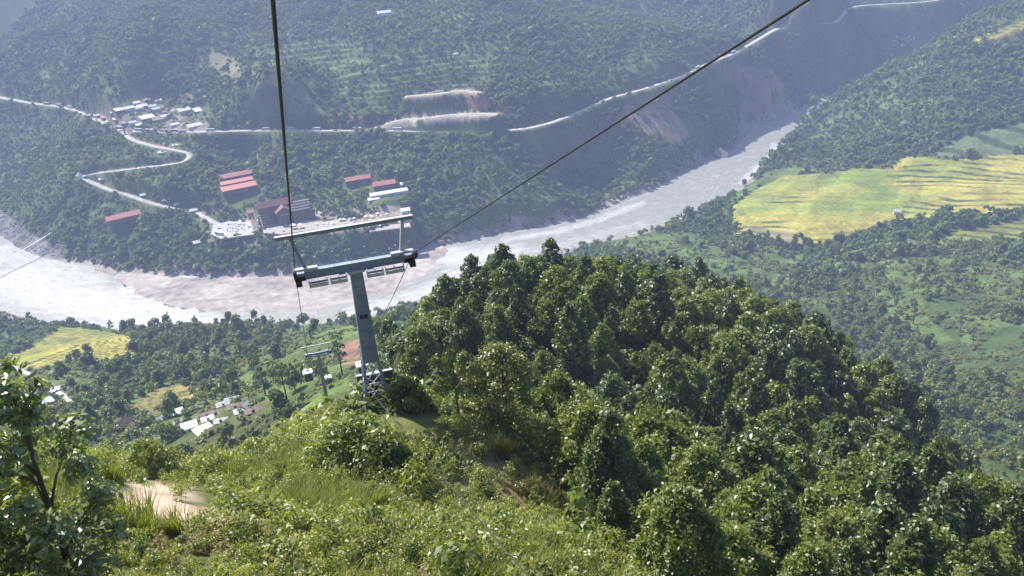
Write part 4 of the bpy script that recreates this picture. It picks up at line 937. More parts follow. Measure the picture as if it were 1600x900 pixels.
# ---------------------------------------------------------------- vehicles
def paint(name, c): return mat(name, c, .3, .0, .03, 1, 0, .6)
PC = {'white': paint('white_car_paint', (.78, .78, .78)), 'silver': paint('silver_car_paint', (.45, .47, .5)), 'red': paint('red_car_paint', (.38, .04, .03)), 'blue': paint('blue_car_paint', (.05, .10, .30)), 'dark': paint('dark_car_paint', (.05, .05, .055)), 'yellow': paint('yellow_paint', (.55, .38, .06))}
def prof_body(prof, w, taper=None):
    b = MB(); n_ = len(prof); v = [(x_, -w / 2, z_) for x_, z_ in prof] + [(x_, w / 2, z_) for x_, z_ in prof]
    return b.add(v, [tuple(range(n_)), tuple(range(2 * n_ - 1, n_ - 1, -1))] + [(i, i + n_, (i + 1) % n_ + n_, (i + 1) % n_) for i in range(n_)])
def wheels(root, xs, w, r_):
    for x_ in xs:
        for s in (-1, 1): MB().cyl((x_, s * (w / 2 - .08), r_), (0, 1, 0), r_, .22, 10).build('wheel', M['rubber'], root)
def car(c):
    r = thing('parked_car', (0, 0, -500), 0, 'car', 'car')
    prof_body([(-2.1, .35), (2.1, .35), (2.15, .75), (1.9, .9), (1.0, 1.0), (-1.9, 1.02), (-2.1, .9)], 1.75).build('body', PC[c], r)
    prof_body([(-1.7, 1.0), (1.0, 1.0), (.35, 1.42), (-1.25, 1.45)], 1.5).build('window', M['glass'], r); MB().box((-.45, 0, 1.47), (1.6, 1.4, .06)).build('roof', PC[c], r); wheels(r, (-1.3, 1.35), 1.75, .32); return r
def bus(c):
    r = thing('bus', (0, 0, -500), 0, 'bus', 'bus')
    prof_body([(-5.2, .5), (5.1, .5), (5.2, 1.5), (-5.2, 1.5)], 2.4).build('body', PC[c], r); MB().box((0, 0, 2.0), (10.3, 2.36, 1.0)).build('window', M['glass'], r)
    b = MB(); b.box((0, 0, 2.72), (10.4, 2.42, .44)); b.box((-1, 0, 3.0), (5.5, 1.5, .16)); b.build('roof', PC['white'], r); wheels(r, (-3.2, 3.3), 2.4, .5); return r
def truck(c):
    r = thing('truck', (0, 0, -500), 0, 'truck', 'truck')
    prof_body([(2.2, .6), (4.0, .6), (4.0, 1.7), (3.7, 2.6), (2.2, 2.7)], 2.2).build('cab', PC[c], r); MB().box((3.92, 0, 2.05), (.12, 1.9, .7)).build('windscreen', M['glass'], r)
    b = MB(); b.box((-1.2, 0, .95), (6.4, 2.3, .18)); b.box((-1.2, 1.12, 1.7), (6.4, .08, 1.4)); b.box((-1.2, -1.12, 1.7), (6.4, .08, 1.4)); b.box((-4.35, 0, 1.7), (.08, 2.2, 1.4)); b.box((-1.2, 0, 2.42), (6.3, 2.2, .08)); b.build('cargo_bed', PC['blue' if c != 'blue' else 'yellow'], r); wheels(r, (-3, -1.9, 3.0), 2.2, .5); return r
PROTO = {('car', c): car(c) for c in ('white', 'silver', 'red', 'dark')}; PROTO[('bus', 'white')] = bus('white'); PROTO[('bus', 'blue')] = bus('blue'); PROTO[('truck', 'yellow')] = truck('yellow'); PROTO[('truck', 'red')] = truck('red')
def vehicle(kind, c, p, rz, L, sc=1.0):
    P0 = PROTO[(kind, c)]
    if P0.location.z < -400: o = P0; o.location = p; o.rotation_euler = (0, 0, rz); o.scale = (sc,) * 3
    else: o = dup(P0, p, rz, sc)
    o['label'] = L; o['group'] = L.replace(kind, {'bus': 'buses'}.get(kind, kind + 's'), 1); return o
def on_road(nm, px, side):
    P, wd = ROADS[nm]; qx, qy = proj(P + np.array([0, 0, .3])); best = None
    for i in range(len(P) - 1):
        a_, b_ = qx[i], qx[i + 1]
        if (a_ - px) * (b_ - px) <= 0 and a_ != b_:
            t = (px - a_) / (b_ - a_); p = P[i] * (1 - t) + P[i + 1] * t; d_ = P[i + 1] - P[i]; best = (p, d_); break
    if best is None: return None
    p, d_ = best; d_ = d_ / np.linalg.norm(d_[:2]); n_ = np.array([-d_[1], d_[0], 0]); q = p + n_ * side * wd * .25; q[2] += .13; return q, math.atan2(d_[1], d_[0])
vs = [('car', 'white', 2, 1), ('car', 'silver', 48, 1), ('bus', 'blue', 71, 1), ('bus', 'white', 90, 1), ('truck', 'red', 98, -1), ('bus', 'white', 107, 1), ('car', 'dark', 118, 1), ('car', 'silver', 125, 1), ('truck', 'yellow', 133, 1), ('car', 'white', 138, -1), ('bus', 'white', 146, 1), ('car', 'silver', 153, -1), ('car', 'white', 157, 1), ('bus', 'white', 165, 1),
      ('car', 'dark', 166, -1), ('truck', 'yellow', 172, 1), ('car', 'red', 178, -1), ('bus', 'white', 184, 1), ('car', 'white', 196, 1), ('car', 'silver', 203, 1), ('bus', 'white', 215, 1), ('truck', 'red', 228, -1), ('bus', 'white', 232, 1), ('bus', 'white', 243, -1), ('bus', 'white', 254, 1), ('car', 'white', 263, -1), ('bus', 'blue', 271, 1), ('bus', 'white', 286, -1), ('bus', 'white', 328, 1), ('car', 'silver', 300, 1),
      ('bus', 'white', 415, 1), ('car', 'white', 432, -1), ('bus', 'white', 455, 1), ('car', 'white', 463, -1), ('bus', 'white', 493, 1), ('car', 'white', 530, 1), ('bus', 'white', 557, 1), ('truck', 'red', 566, 1), ('bus', 'white', 620, 1), ('car', 'silver', 650, 1), ('truck', 'yellow', 752, 1), ('car', 'white', 778, 1), ('car', 'white', 793, -1), ('car', 'dark', 958, -1), ('car', 'white', 1085, 1), ('bus', 'white', 1092, 1), ('bus', 'white', 1148, 1), ('car', 'silver', 1155, -1), ('bus', 'white', 1225, 1)]
for kd, c, x_, sd in vs:
    r_ = on_road('highway', x_, sd)
    if r_ is None: continue
    reg = 'on the highway left of the bazaar' if x_ < 150 else 'in the jam at the gate junction' if x_ < 206 else 'in the queue on the highway right of the junction' if x_ < 340 else 'on the highway above the resort' if x_ < 800 else 'on the highway climbing away to the right'
    vehicle(kd, c, tuple(r_[0]), r_[1], '%s %s %s' % (c, kd, reg), 1.1)
for x_, y_, kd, c in [(345, 344, 'car', 'dark'), (357, 344, 'car', 'dark'), (369, 345, 'car', 'dark'), (381, 346, 'car', 'dark'), (390, 355, 'car', 'white'), (396, 363, 'car', 'white'), (343, 357, 'car', 'white'), (352, 371, 'car', 'white')]:
    p = atz(x_, y_, 32.45); vehicle(kd, c, tuple(p), viewrz(p) + rs.uniform(-.3, .3), '%s %s parked around the edge of the resort car park' % (c, kd), 1.0)
p = atz(343, 367, 32.45); o = vehicle('bus', 'white', tuple(p), viewrz(p) - .9, 'white bus parked at the lower left corner of the resort car park', 1.1); del o['group']
mc = thing('motorcycle', (0, 0, -500), 0, 'motorcycle', 'motorcycle')
for x_ in (-.65, .65): MB().cyl((x_, 0, .32), (0, 1, 0), .32, .12, 10).build('wheel', M['rubber'], mc)
b = MB(); b.box((.1, 0, .75), (.7, .3, .3)); b.box((-.4, 0, .82), (.7, .28, .14)); b.beam((.65, 0, .35), (.45, 0, 1.05), .08, .08); b.box((.45, 0, 1.05), (.1, .7, .06)); b.box((0, 0, .45), (.6, .3, .35)); b.build('body', PC['silver'], mc)
for k in range(26):
    x_ = 356 + (k % 7) * 4.2 + rs.uniform(-1, 1); y_ = 351 + (k // 7) * 3.6 + rs.uniform(-1, 1); p = atz(x_, y_, 32.45)
    o = mc if k == 0 else dup(mc, p, rs.uniform(0, 3)); o.location = p; o.scale = (1.25,) * 3; o['label'] = 'motorcycle in the crowd parked in the middle of the resort car park'; o['group'] = 'motorcycles parked on the resort car park'

# ---------------------------------------------------------------- gate, kiosk, fountains, retaining wall
p = atz(189, 209, 94); g = thing('entrance_gate', p, viewrz(p) - .5, 'entrance gate with two red-brown pillars and dark roof beam at the road junction', 'gate')
for s in (-1, 1): MB().box((s * 5.4, 0, 3), (1.5, 1.5, 8)).build('pillar', M['redwhite'], g)
b = MB(); b.box((0, 0, 7.2), (14.5, 2.2, .9)); b.add([(-7.6, -1.6, 7.7), (7.6, -1.6, 7.7), (7.6, 1.6, 7.7), (-7.6, 1.6, 7.7), (-7, 0, 9.4), (7, 0, 9.4)], [(3, 2, 1, 0), (0, 1, 5, 4), (2, 3, 4, 5), (1, 2, 5), (3, 0, 4)]); b.build('roof_beam', M['wall_dark'], g)
p = atz(206, 212, 92); g = thing('guard_house', p, viewrz(p), 'small reddish white guard house right of the gate', 'hut'); MB().box((0, 0, 1.4), (4, 4, 4)).build('wall', M['wall_pink'], g); MB().lathe((0, 0, 3.4), [(3.4, 0), (.2, 1.8)], 4).build('roof', M['roof_red'], g)
p = atz(125, 279, 66.5); g = thing('viewing_tower', p, viewrz(p), 'small white pointed kiosk on the hairpin of the access road', 'kiosk')
MB().lathe((0, 0, -1), [(3, 0), (3, 5)], 8).build('wall', M['wall_white'], g); MB().lathe((0, 0, 4), [(3.9, 0), (.2, 4.2)], 8).build('roof', M['roof_white'], g)
def fountain(px, py, z_, r_, L):
    p = atz(px, py, z_); p[2] = max(p[2], float(hgt(p[0], p[1]))); g = thing('round_basin', p, 0, L, 'basin'); HOUSES.append(((p[0], p[1]), r_ * 2.2, p[2]))
    MB().lathe((0, 0, -.6), [(r_, 0), (r_, 1.3), (r_ * .8, 1.3), (r_ * .8, 1.0)], 20).build('rim', M['white'], g); MB().lathe((0, 0, .6), [(r_ * .25, 0), (r_ * .15, 1.2), (r_ * .3, 1.5)], 10).build('pedestal', M['rock'], g)
fountain(254, 240, 82, 5.5, 'white round basin in the green island inside the upper hairpin'); fountain(273, 227, 86, 4, 'smaller white round basin above the upper hairpin'); fountain(160, 284, 60, 4, 'white round basin beside the lower hairpin')
P, wd = ROADS['access_road']; T = np.gradient(P[:, :2], axis=0); T /= np.linalg.norm(T, axis=1)[:, None]; Nn = np.stack([-T[:, 1], T[:, 0]], 1)
for sgn, i0, i1, L in ((1, 1, 25, 'low red and white parapet along the upper side of the access road'), (-1, 44, 66, 'low parapet around the lower hairpin of the access road')):
    b = MB(); b.tube([(P[i, 0] + Nn[i, 0] * sgn * 4.2, P[i, 1] + Nn[i, 1] * sgn * 4.2, P[i, 2] + .5) for i in range(i0, i1)], .45, 4); o = b.build('road_parapet', M['redwhite' if sgn > 0 else 'concrete']); tag(o, L, 'parapet')
# highway parapet stones are below a pixel; retaining wall under the junction
# ---------------------------------------------------------------- suspension footbridge
A = atz(127, 333, 22); B0 = atz(-95, 462, 10)
g = thing('suspension_footbridge', A, 0, 'narrow pale suspension footbridge spanning the river bend on the left', 'bridge')
dv = B0 - A; L_ = np.linalg.norm(dv[:2]); u_ = dv / L_; n_ = np.array([-u_[1], u_[0], 0])
def bp(t, off, dz=0): q = dv * t; return (q[0] + n_[0] * off, q[1] + n_[1] * off, q[2] - 4 * 6 * t * (1 - t) * .5 + dz)
b = MB(); N_ = 30
for i in range(N_):
    t0, t1 = i / N_, (i + 1) / N_; b.add([bp(t0, -.9), bp(t0, .9), bp(t1, .9), bp(t1, -.9), bp(t0, -.9, .12), bp(t0, .9, .12), bp(t1, .9, .12), bp(t1, -.9, .12)], [(0, 1, 2, 3), (7, 6, 5, 4), (0, 4, 5, 1), (2, 6, 7, 3), (0, 3, 7, 4), (1, 5, 6, 2)])
b.build('deck', M['steel_pale'], g)
for s in (-1, 1):
    MB().tube([tuple(np.array(bp(t, s * 1.0, 1.2)) + np.array([0, 0, 9 * (2 * t - 1) ** 2])) for t in np.linspace(0, 1, 25)], .08, 5).build('main_cable', M['steel_pale'], g)
    [MB().tube([bp(t, s * .95, .1), tuple(np.array(bp(t, s * 1.0, 1.2)) + np.array([0, 0, 9 * (2 * t - 1) ** 2]))], .03, 4).build('hanger', M['steel_pale'], g) for t in np.linspace(.02, .98, 24)]
for t in (0.0, 1.0):
    b = MB(); [b.box((bp(t, s * 1.3)[0], bp(t, s * 1.3)[1], bp(t, 0)[2] + 2), (1, 1, 18)) for s in (-1, 1)]; q = bp(t, 0, 9.5); b.beam(tuple(np.array(bp(t, -1.3, 9.8))), tuple(np.array(bp(t, 1.3, 9.8))), .8, .6); b.build('pylon', M['concrete'], g)

# ---------------------------------------------------------------- rocks
def rock_mesh(seed, sub=3):
    import bmesh
    bm = bmesh.new(); bmesh.ops.create_icosphere(bm, subdivisions=sub, radius=1); r = random.Random(seed); pl = [(Vector((r.gauss(0, 1), r.gauss(0, 1), r.gauss(0, 1))).normalized(), r.uniform(.55, .85)) for _ in range(12)]
    for v in bm.verts:
        for nrm, d_ in pl:
            k_ = v.co.dot(nrm)
            if k_ > d_: v.co -= nrm * (k_ - d_)
        v.co *= 1 + r.uniform(-.02, .02)
    me = bpy.data.meshes.new('rock'); bm.to_mesh(me); bm.free(); me.materials.append(M['rock']); return me
RM = [rock_mesh(i) for i in range(4)]
def boulder(px, py, w, L, k=0, sq=.7):
    p = hit(px, py, 600, 1700); s_ = w * np.linalg.norm(p - CAMP) / FPX / 2; o = link('boulder', RM[k]); o.location = (p[0], p[1], p[2] + s_ * .25); o.scale = (s_, s_ * .9, s_ * sq); o.rotation_euler = (0, 0, rs.uniform(0, 6)); tag(o, L, 'boulder')
boulder(1127, 246, 30, 'very large grey boulder at the water edge by the river narrows', 0, .75)
for q in [(1112, 250, 11, 'pale boulder touching the very large grey one'), (1103, 253, 9, 'middle boulder of the pile left of the very large one'), (1094, 256, 10, 'grey boulder in the pile at the cliff foot'), (1086, 262, 9, 'reddish boulder at the left end of the pile at the cliff foot'), (1163, 214, 8, 'small pale boulder below the reddish landslide'), (1188, 202, 7, 'small boulder farthest upriver on the far shore'),
          (690, 381, 14, 'dark boulder where the sand bar meets the rapids'), (702, 379, 10, 'brownish rock beside the dark boulder above the rapids'), (775, 364, 10, 'brown rock ledge at the cliff foot above the rapids'), (765, 366, 8, 'smaller rock left of the brown ledge'), (180, 404, 9, 'grey boulder at the far shore left of the sand bar'), (125, 399, 7, 'white boulder on the gravel shore left'), (1043, 352, 10, 'pinkish rock on the near shore below the rice terraces')]:
    boulder(q[0], q[1], q[2], q[3], 1 + int(q[0]) % 3)
def scat_rocks(poly, n_, name, L, z0=.3, dm=(600, 2000), s0=.5, s1=1.8):
    xs = [a_[0] for a_ in poly]; ys = [a_[1] for a_ in poly]; pts = []
    while len(pts) < n_:
        x_, y_ = rs.uniform(min(xs), max(xs)), rs.uniform(min(ys), max(ys))
        if inpoly(x_, y_, poly): q = atz(x_, y_, 1); pts.append((q[0], q[1], float(hgt(q[0], q[1]))))
    s_ = rng.uniform(s0, s1, n_) ** 1.3; scatter(name, pts, rng.uniform(0, 6, n_), np.column_stack([s_, s_, s_ * .7]), rng.integers(0, 4, n_), RSM, L, 'stones')
RSM = [rock_mesh(20 + i, 1) for i in range(4)]
scat_rocks([(-60, 330), (0, 330), (50, 368), (95, 388), (130, 403), (75, 400), (30, 385), (-60, 370)], 900, 'shore_stones', 'grey stones strewn over the gravel shore at the left bend', s0=.6, s1=2.2)
scat_rocks([(775, 436), (800, 410), (850, 394), (895, 385), (903, 392), (870, 408), (820, 430)], 600, 'gravel_stones', 'stones of the gravel spit on the near shore')
scat_rocks([(1060, 275), (1085, 262), (1112, 248), (1150, 232), (1168, 212), (1190, 198), (1186, 203), (1165, 222), (1142, 243), (1108, 256), (1085, 268)], 160, 'cliff_foot_stones', 'stones fallen along the foot of the far bank cliff', s0=.6, s1=1.8)
# far side and right hill
x, y, D = polar(120000, -41, 41, 690, 1950)
px, py = proj(np.column_stack([x, y, hgt(x, y)]))
ok = free(x, y, D, px, py) & (px > -150) & (px < 1750) & (py > -120)
ok &= ~mask(px, py, D, [(-60, 320), (0, 325), (50, 365), (95, 385), (130, 405), (60, 402), (-60, 380)], 900, 2000)
cl = fbm(x / 40, y / 40, 55, 3)
slides = np.zeros(len(x), bool)
for g in ([(990, 150), (1040, 145), (1080, 215), (1030, 225), (1000, 200), (960, 190)], [(1120, 95), (1220, 110), (1230, 180), (1150, 205), (1160, 150)], [(1150, 200), (1190, 190), (1200, 205), (1160, 222)], [(325, 80), (360, 85), (390, 112), (360, 130), (330, 110)],
          [(225, 150), (300, 145), (305, 160), (240, 162)], [(600, 192), (640, 180), (700, 172), (790, 172), (785, 186), (700, 192), (620, 200), (560, 206)], [(625, 152), (650, 143), (740, 138), (790, 172), (755, 146), (700, 152), (640, 156)], [(540, 172), (575, 170), (578, 200), (545, 198)],
          [(165, 160), (225, 148), (330, 160), (330, 205), (200, 206)]): slides |= inpoly(px, py, g)
ok &= ~(slides & (rng.random(len(x)) < .88))
ft = inpoly(px, py, FARTER) & (D > 1050)
zt = hgt(x, y); edge = (zt / 5 % 1) > .5
ok &= ~(ft & ~edge & (rng.random(len(x)) < .90))
x, y, D, px, py, cl, ft = [q[ok] for q in (x, y, D, px, py, cl, ft)]
sz = (3.0 + 6.5 * rng.random(len(x)) ** 2) * (.5 + 1.1 * cl) * (.62 + .38 * smooth(.50, .42, fbm(x / 75, y / 75, 101, 4))); sz = np.where(ft, sz * .6, sz)
hr = headroom(x, y, D); sz = np.minimum(sz, hr / 1.45); ok = sz > 1.1; x, y, D, px, py, sz = [q[ok] for q in (x, y, D, px, py, sz)]
k = thin(x, y, sz * .72); x, y, D, sz, px, py = [q[k] for q in (x, y, D, sz, px, py)]
n = len(x); print('far trees', n)
scl = np.column_stack([sz * 1.35, sz * 1.35, sz * rng.uniform(1.0, 1.5, n)])
scatter('far_forest', np.column_stack([x, y, hgt(x, y) - .5]), rng.uniform(0, 6.28, n), scl, np.where(rng.random(n) < .06 + .75 * smooth(.50, .60, fbm(x / 55, y / 55, 111, 3)), rng.integers(7, 10, n), rng.choice(7, n, p=[.17, .17, .17, .17, .17, .08, .07])), FM, 'dense green forest covering the slopes on both sides of the river', 'forest')
# valley floor this side of the river
x, y, D = polar(46000, -41, 41, 70, 900)
px, py = proj(np.column_stack([x, y, hgt(x, y)]))
rr_, _ = segdist(x, y, RIV, True)
nearside = np.where(px < 1150, (D < 830) & (py > 370), py > 335) & (D < np.where(px < 640, 880, 860)) & ~(inpoly(px, py, [(380, 545), (450, 505), (600, 500), (600, 640), (430, 640)]) & (rng.random(len(x)) < .7))
ok = free(x, y, D, px, py) & (px > -200) & (px < 1800) & nearside & (py < 1100) & ((D > 215) | ((px < 640) & ((D < 180) | (D > 215)) & (hgt(x, y) + 8 < 350 - D * .62))) & (fbm(x / 45, y / 45, 91, 3) > .40)
ok &= ~((px < 700) & (py < 470)) 
cl = fbm(x / 28, y / 28, 66, 3)
x, y, D, px, py, cl = [q[ok] for q in (x, y, D, px, py, cl)]
sz = (2.2 + 6.0 * rng.random(len(x)) ** 1.8) * (.6 + .9 * cl)
hr = headroom(x, y, D); sz = np.minimum(sz, hr / 1.45); ok = sz > .9; x, y, D, px, py, sz, cl = [q[ok] for q in (x, y, D, px, py, sz, cl)]
k = thin(x, y, sz * 1.0); x, y, D, sz, px, py, cl = [q[k] for q in (x, y, D, sz, px, py, cl)]
n = len(x); print('valley plants', n)
tall = sz > 5.0
sz = np.where(D < 215, np.minimum(sz, 4.5), sz)
pick = np.where(tall, rng.integers(0, 6, n), rng.choice([0, 1, 2, 3, 6, 7], n))
scl = np.column_stack([sz * 1.2, sz * 1.2, sz * rng.uniform(.9, 1.5, n)])
scatter('valley_woodland', np.column_stack([x, y, hgt(x, y) - .3]), rng.uniform(0, 6.28, n), scl, pick, MM, 'scrub and woodland over the valley floor below the ridge', 'woodland')

x, y, D = polar(66000, -41, 41, 85, 900)
px, py = proj(np.column_stack([x, y, hgt(x, y)]))
rr_, _ = segdist(x, y, RIV, True)
nearside = np.where(px < 1150, (D < 830) & (py > 370), py > 260) & (D < np.where(px < 640, 880, 1000))
sv = CLEAR; CLEAR = [g for g in CLEAR if g not in GRASS]; ok = free(x, y, D, px, py); CLEAR = sv
ok &= (px > -200) & (px < 1800) & nearside & ~((px < 700) & (py < 470)) & ((D > 215) | ((px < 600) & (hgt(x, y) + 2.5 < 350 - D * .60))) & (fbm(x / 18, y / 18, 93, 3) > np.where(px > 1000, .36, .44))
x, y, D = [q[ok] for q in (x, y, D)]; n = len(x); s_ = .7 + 2.2 * rng.random(n) ** 3
scatter('valley_scrub', np.column_stack([x, y, hgt(x, y) - .2]), rng.uniform(0, 6.28, n), np.column_stack([s_ * 1.3, s_ * 1.3, s_ * .9]), rng.choice([0, 1, 6, 7], n), MM, 'low scrub dotted over the grassy clearings of the valley floor', 'scrub')

# ---------------------------------------------------------------- countable trees of the valley: (pixel x, ground y, height px)
def lab_valley(px, py):
    if px < 240 and py < 530: return 'on the riverbank behind the yellow riverside field'
    if px < 620 and py < 530: return 'in the row along the near riverbank below the sand bar'
    if px < 640: return 'on the green slope around the second cable tower' if px > 400 else 'between the riverside field and the tin roofed village'
    if py < 400: return 'at the lower edge of the yellow rice terraces'
    return 'on the grassy valley floor below the rice terraces'
VT = []
for i, (kw) in enumerate([dict(H=10, R=2.6, nl=1100, ls=.62, lm='leaf_mid', cone=.3), dict(H=13, R=2.0, nl=900, ls=.6, lm='leaf_mid', cone=.45, base=.2), dict(H=8, R=3.1, nl=1100, ls=.65, lm='leaf_mid', cone=.15, base=.35), dict(H=11, R=1.9, nl=480, ls=.6, lm='leaf_far', cone=.3, base=.45)]):
    VT.append(tree_proto('valley_tree', 300 + i, n=12, thick=.02, label='tree', limbs=5, **kw))
adj = ['round crowned tree', 'tall slender tree', 'broad low tree', 'thin open crowned tree']
vts = []
for a_ in range(400):
    rr2 = rng.random()
    if len(vts) >= 92: break
    if rr2 < .42: q = (rng.uniform(-5, 600), rng.uniform(498, 530))
    elif rr2 < .62: q = (rng.uniform(200, 500), rng.uniform(540, 625))
    else: q = (rng.uniform(1060, 1600), rng.uniform(372, 560))
    if inpoly(q[0], q[1], [(440, 500), (600, 500), (600, 600), (540, 660), (470, 640)]) and rng.random() < .75: continue
    if inpoly(q[0], q[1], FIELD_LEFT) or inpoly(q[0], q[1], FIELD_VILLAGE) or inpoly(q[0], q[1], [(185, 610), (430, 605), (430, 680), (185, 680)]): continue
    if any(abs(q[0] - o_[0]) < 9 and abs(q[1] - o_[1]) < 8 for o_ in vts): continue
    vts.append(q)
vts = [(437, 596), (462, 610), (500, 598), (532, 566), (535, 585), (415, 618), (450, 632), (205, 560), (55, 612), (1448, 470), (1335, 455), (1295, 470), (1180, 465), (1245, 490), (1400, 480), (1500, 520)] + vts
for i, (qx, qy) in enumerate(vts):
    p = hit(qx, qy, 200, 1000); D_ = math.hypot(p[0], p[1])
    if D_ > 900 or segdist([p[0]], [p[1]], RIV, True)[0][0] < 3 or inpoly(p[0], p[1], RIV): continue
    k = int(rng.integers(0, 4)); first = VT[k].location.z < -400
    s_ = rng.uniform(.75, 1.35); L = ('small ' if s_ < .9 else 'large ' if s_ > 1.15 else '') + adj[k] + ' ' + lab_valley(qx, qy)
    if first: o = VT[k]; o.location = p; o.scale = (s_,) * 3
    else: o = dup(VT[k], p, rng.uniform(0, 6.28), s_)
    o['label'] = L; o['group'] = L.replace('tree', 'trees', 1)

# ---------------------------------------------------------------- near ridge forest
NT = []
specs = [dict(H=8, R=2.6, nl=6200, ls=.33, lm='leaf', cone=.15), dict(H=9, R=2.2, nl=6200, ls=.33, lm='leaf_dark', cone=.3, base=.15), dict(H=7, R=2.9, nl=6600, ls=.34, lm='leaf_light', cone=.1),
         dict(H=8, R=2.6, nl=6000, ls=.34, lm='leaf_dark', cone=.15), dict(H=6.5, R=2.4, nl=5500, ls=.32, lm='leaf', cone=.2, base=.15)]
for i, kw in enumerate(specs): NT.append(tree_proto('ridge_tree', 400 + i, n=85, cr=.10, shell=.2, flat=1.7, ori=.35, thick=.014, label='tree', **kw))
nadj = ['fresh green pointed tree', 'dark narrow tree', 'broad crowned green tree', 'dark spreading tree', 'low bushy green tree']
CN = []                                       # nearest trees carry finer leaves
cspecs = [dict(H=6.8, R=2.5, nl=15000, ls=.19, lm='leaf', cone=.4, base=.12), dict(H=6.0, R=2.7, nl=15000, ls=.21, lm='leaf_light', cone=.1, base=.1), dict(H=7.4, R=2.1, nl=14000, ls=.19, lm='leaf_dark', cone=.5, base=.12)]
for i, kw in enumerate(cspecs): CN.append(tree_proto('large_leaved_tree', 450 + i, n=90, cr=.09, shell=.2, flat=1.6, ori=.35, thick=.014, label='tree', aspect=.55, **kw))
cadj = ['glossy large-leaved tree', 'round glossy large-leaved tree', 'dark pointed large-leaved tree']
RIDGE = [(598, 505), (660, 470), (760, 445), (900, 425), (1000, 418), (1140, 440), (1250, 490), (1360, 560), (1480, 660), (1620, 800), (1700, 905), (1700, 1100), (900, 1100), (965, 905), (925, 820), (880, 740), (868, 690), (850, 640), (800, 628), (740, 625), (650, 620), (610, 610)]
x, y, D = polar(9000, -10, 40, 22, 235)
px, py = proj(np.column_stack([x, y, hgt(x, y)]))
ok = inpoly(px, py, RIDGE); x, y, D, px, py = [q[ok] for q in (x, y, D, px, py)]
sp = np.interp(D, [22, 45, 80, 230], [2.2, 2.7, 3.3, 4.3])
o_ = np.argsort(D); x, y, D, px, py, sp = [q[o_] for q in (x, y, D, px, py, sp)]
rp = rng.permutation(len(x)); x, y, D, px, py, sp = [q[rp] for q in (x, y, D, px, py, sp)]
k = thin(x, y, sp); x, y, D, px, py, sp = [q[k] for q in (x, y, D, px, py, sp)]
o_ = np.argsort(D); x, y, D, px, py, sp = [q[o_] for q in (x, y, D, px, py, sp)]
print('ridge trees', len(x))
def lab_ridge(px, py, D):
    if D < 32: return 'nearest the camera' + (' beside the meadow' if px < 1150 else ' away from the meadow')
    if D < 48: return 'close by right of the dry meadow' if px < 1250 else 'close by on the far right'
    if px < 760: return 'in the wood directly right of the cable tower'
    if D > 125: return 'on the wooded crest in front of the river bend' if px < 1080 else 'on the wooded shoulder above the right valley'
    if px > 1400: return 'at the outer edge of the right flank of the ridge'
    if px > 1250: return 'on the right flank of the wooded ridge'
    if D > 95: return 'high in the wood just below the crest' + (' left of centre' if px < 960 else ' right of centre')
    if px > 1100: return 'in the middle of the wooded ridge toward its right flank'
    return 'in the middle of the wooded ridge behind the meadow' if D > 66 else 'in the wood directly behind the dark creeper-covered tree'
# visibility thinning of back-slope trees: hidden ones go with the mass
nI = 0; rest = []
for i in range(len(x)):
    z_ = float(hgt(x[i], y[i])); top = np.array([x[i], y[i], z_ + 8.5])
    q = top - CAMP; tt = np.linspace(.25, .97, 30)[:, None]; S = CAMP + q * tt
    if (hgt(S[:, 0], S[:, 1]) + np.where(D[i] > 60, 3.0, 0) > S[:, 2]).any() and D[i] > 60: rest.append(i); continue
    if nI >= 205: rest.append(i); continue
    s_ = rng.uniform(.62, 1.22) * (1.2 if D[i] > 150 and 940 < px[i] < 1110 else 1.0)
    tx_, ty_ = proj(np.array([x[i], y[i], z_ + 8.7 * s_])); lim_ = np.interp(tx_, [590, 640, 700, 760, 850, 930, 1000, 1060, 1130, 1210, 1330, 1420, 1530, 1620], [500, 476, 458, 446, 424, 414, 398, 404, 415, 468, 510, 565, 645, 780]) + rng.uniform(-3, 16)
    if ty_ < lim_:
        bx_, by_ = proj(np.array([x[i], y[i], z_])); s_ *= (by_ - lim_) / max(by_ - ty_, 1)
        if s_ < .35: continue
    nI += 1
    if D[i] < 46: k = int(rng.integers(0, 3)); P_0, L = CN[k], cadj[k]
    else: k = int(rng.choice(5, p=[.25, .2, .2, .15, .2])); P_0, L = NT[k], nadj[k]
    s_ = s_ * (.8 if D[i] < 32 else .95) if D[i] < 46 else s_
    loc = (x[i], y[i], z_ - .15)
    if P_0.location.z < -400: o = P_0; o.location = loc; o.scale = (s_,) * 3
    else: o = dup(P_0, loc, rng.uniform(0, 6.28), s_)
    L = ('small ' if s_ < .78 else 'tall ' if s_ > 1.0 else '') + L + ' ' + lab_ridge(px[i], py[i], D[i]); o['label'] = L; o['group'] = L.replace('tree', 'trees', 1)
rm = []
for i, kw in enumerate(specs):
    r = np.random.default_rng(480 + i); cen, rad = crown_clumps(r, kw['H'], kw['R'], kw.get('base', .28), 24, kw['cone'])
    rm.append(leafmesh('rest_crown', [leaves(2000, cen, rad, .52, r, .5, .65, 1, .55)], M[kw['lm']]))
n = len(rest); sc_ = rng.uniform(.75, 1.15, n)
if n: scatter('ridge_wood', np.column_stack([x[rest], y[rest], hgt(x[rest], y[rest]) - .2]), rng.uniform(0, 6.28, n), np.column_stack([sc_] * 3), rng.integers(0, 5, n), rm, 'the rest of the close wood over the crest of the ridge', 'wood')

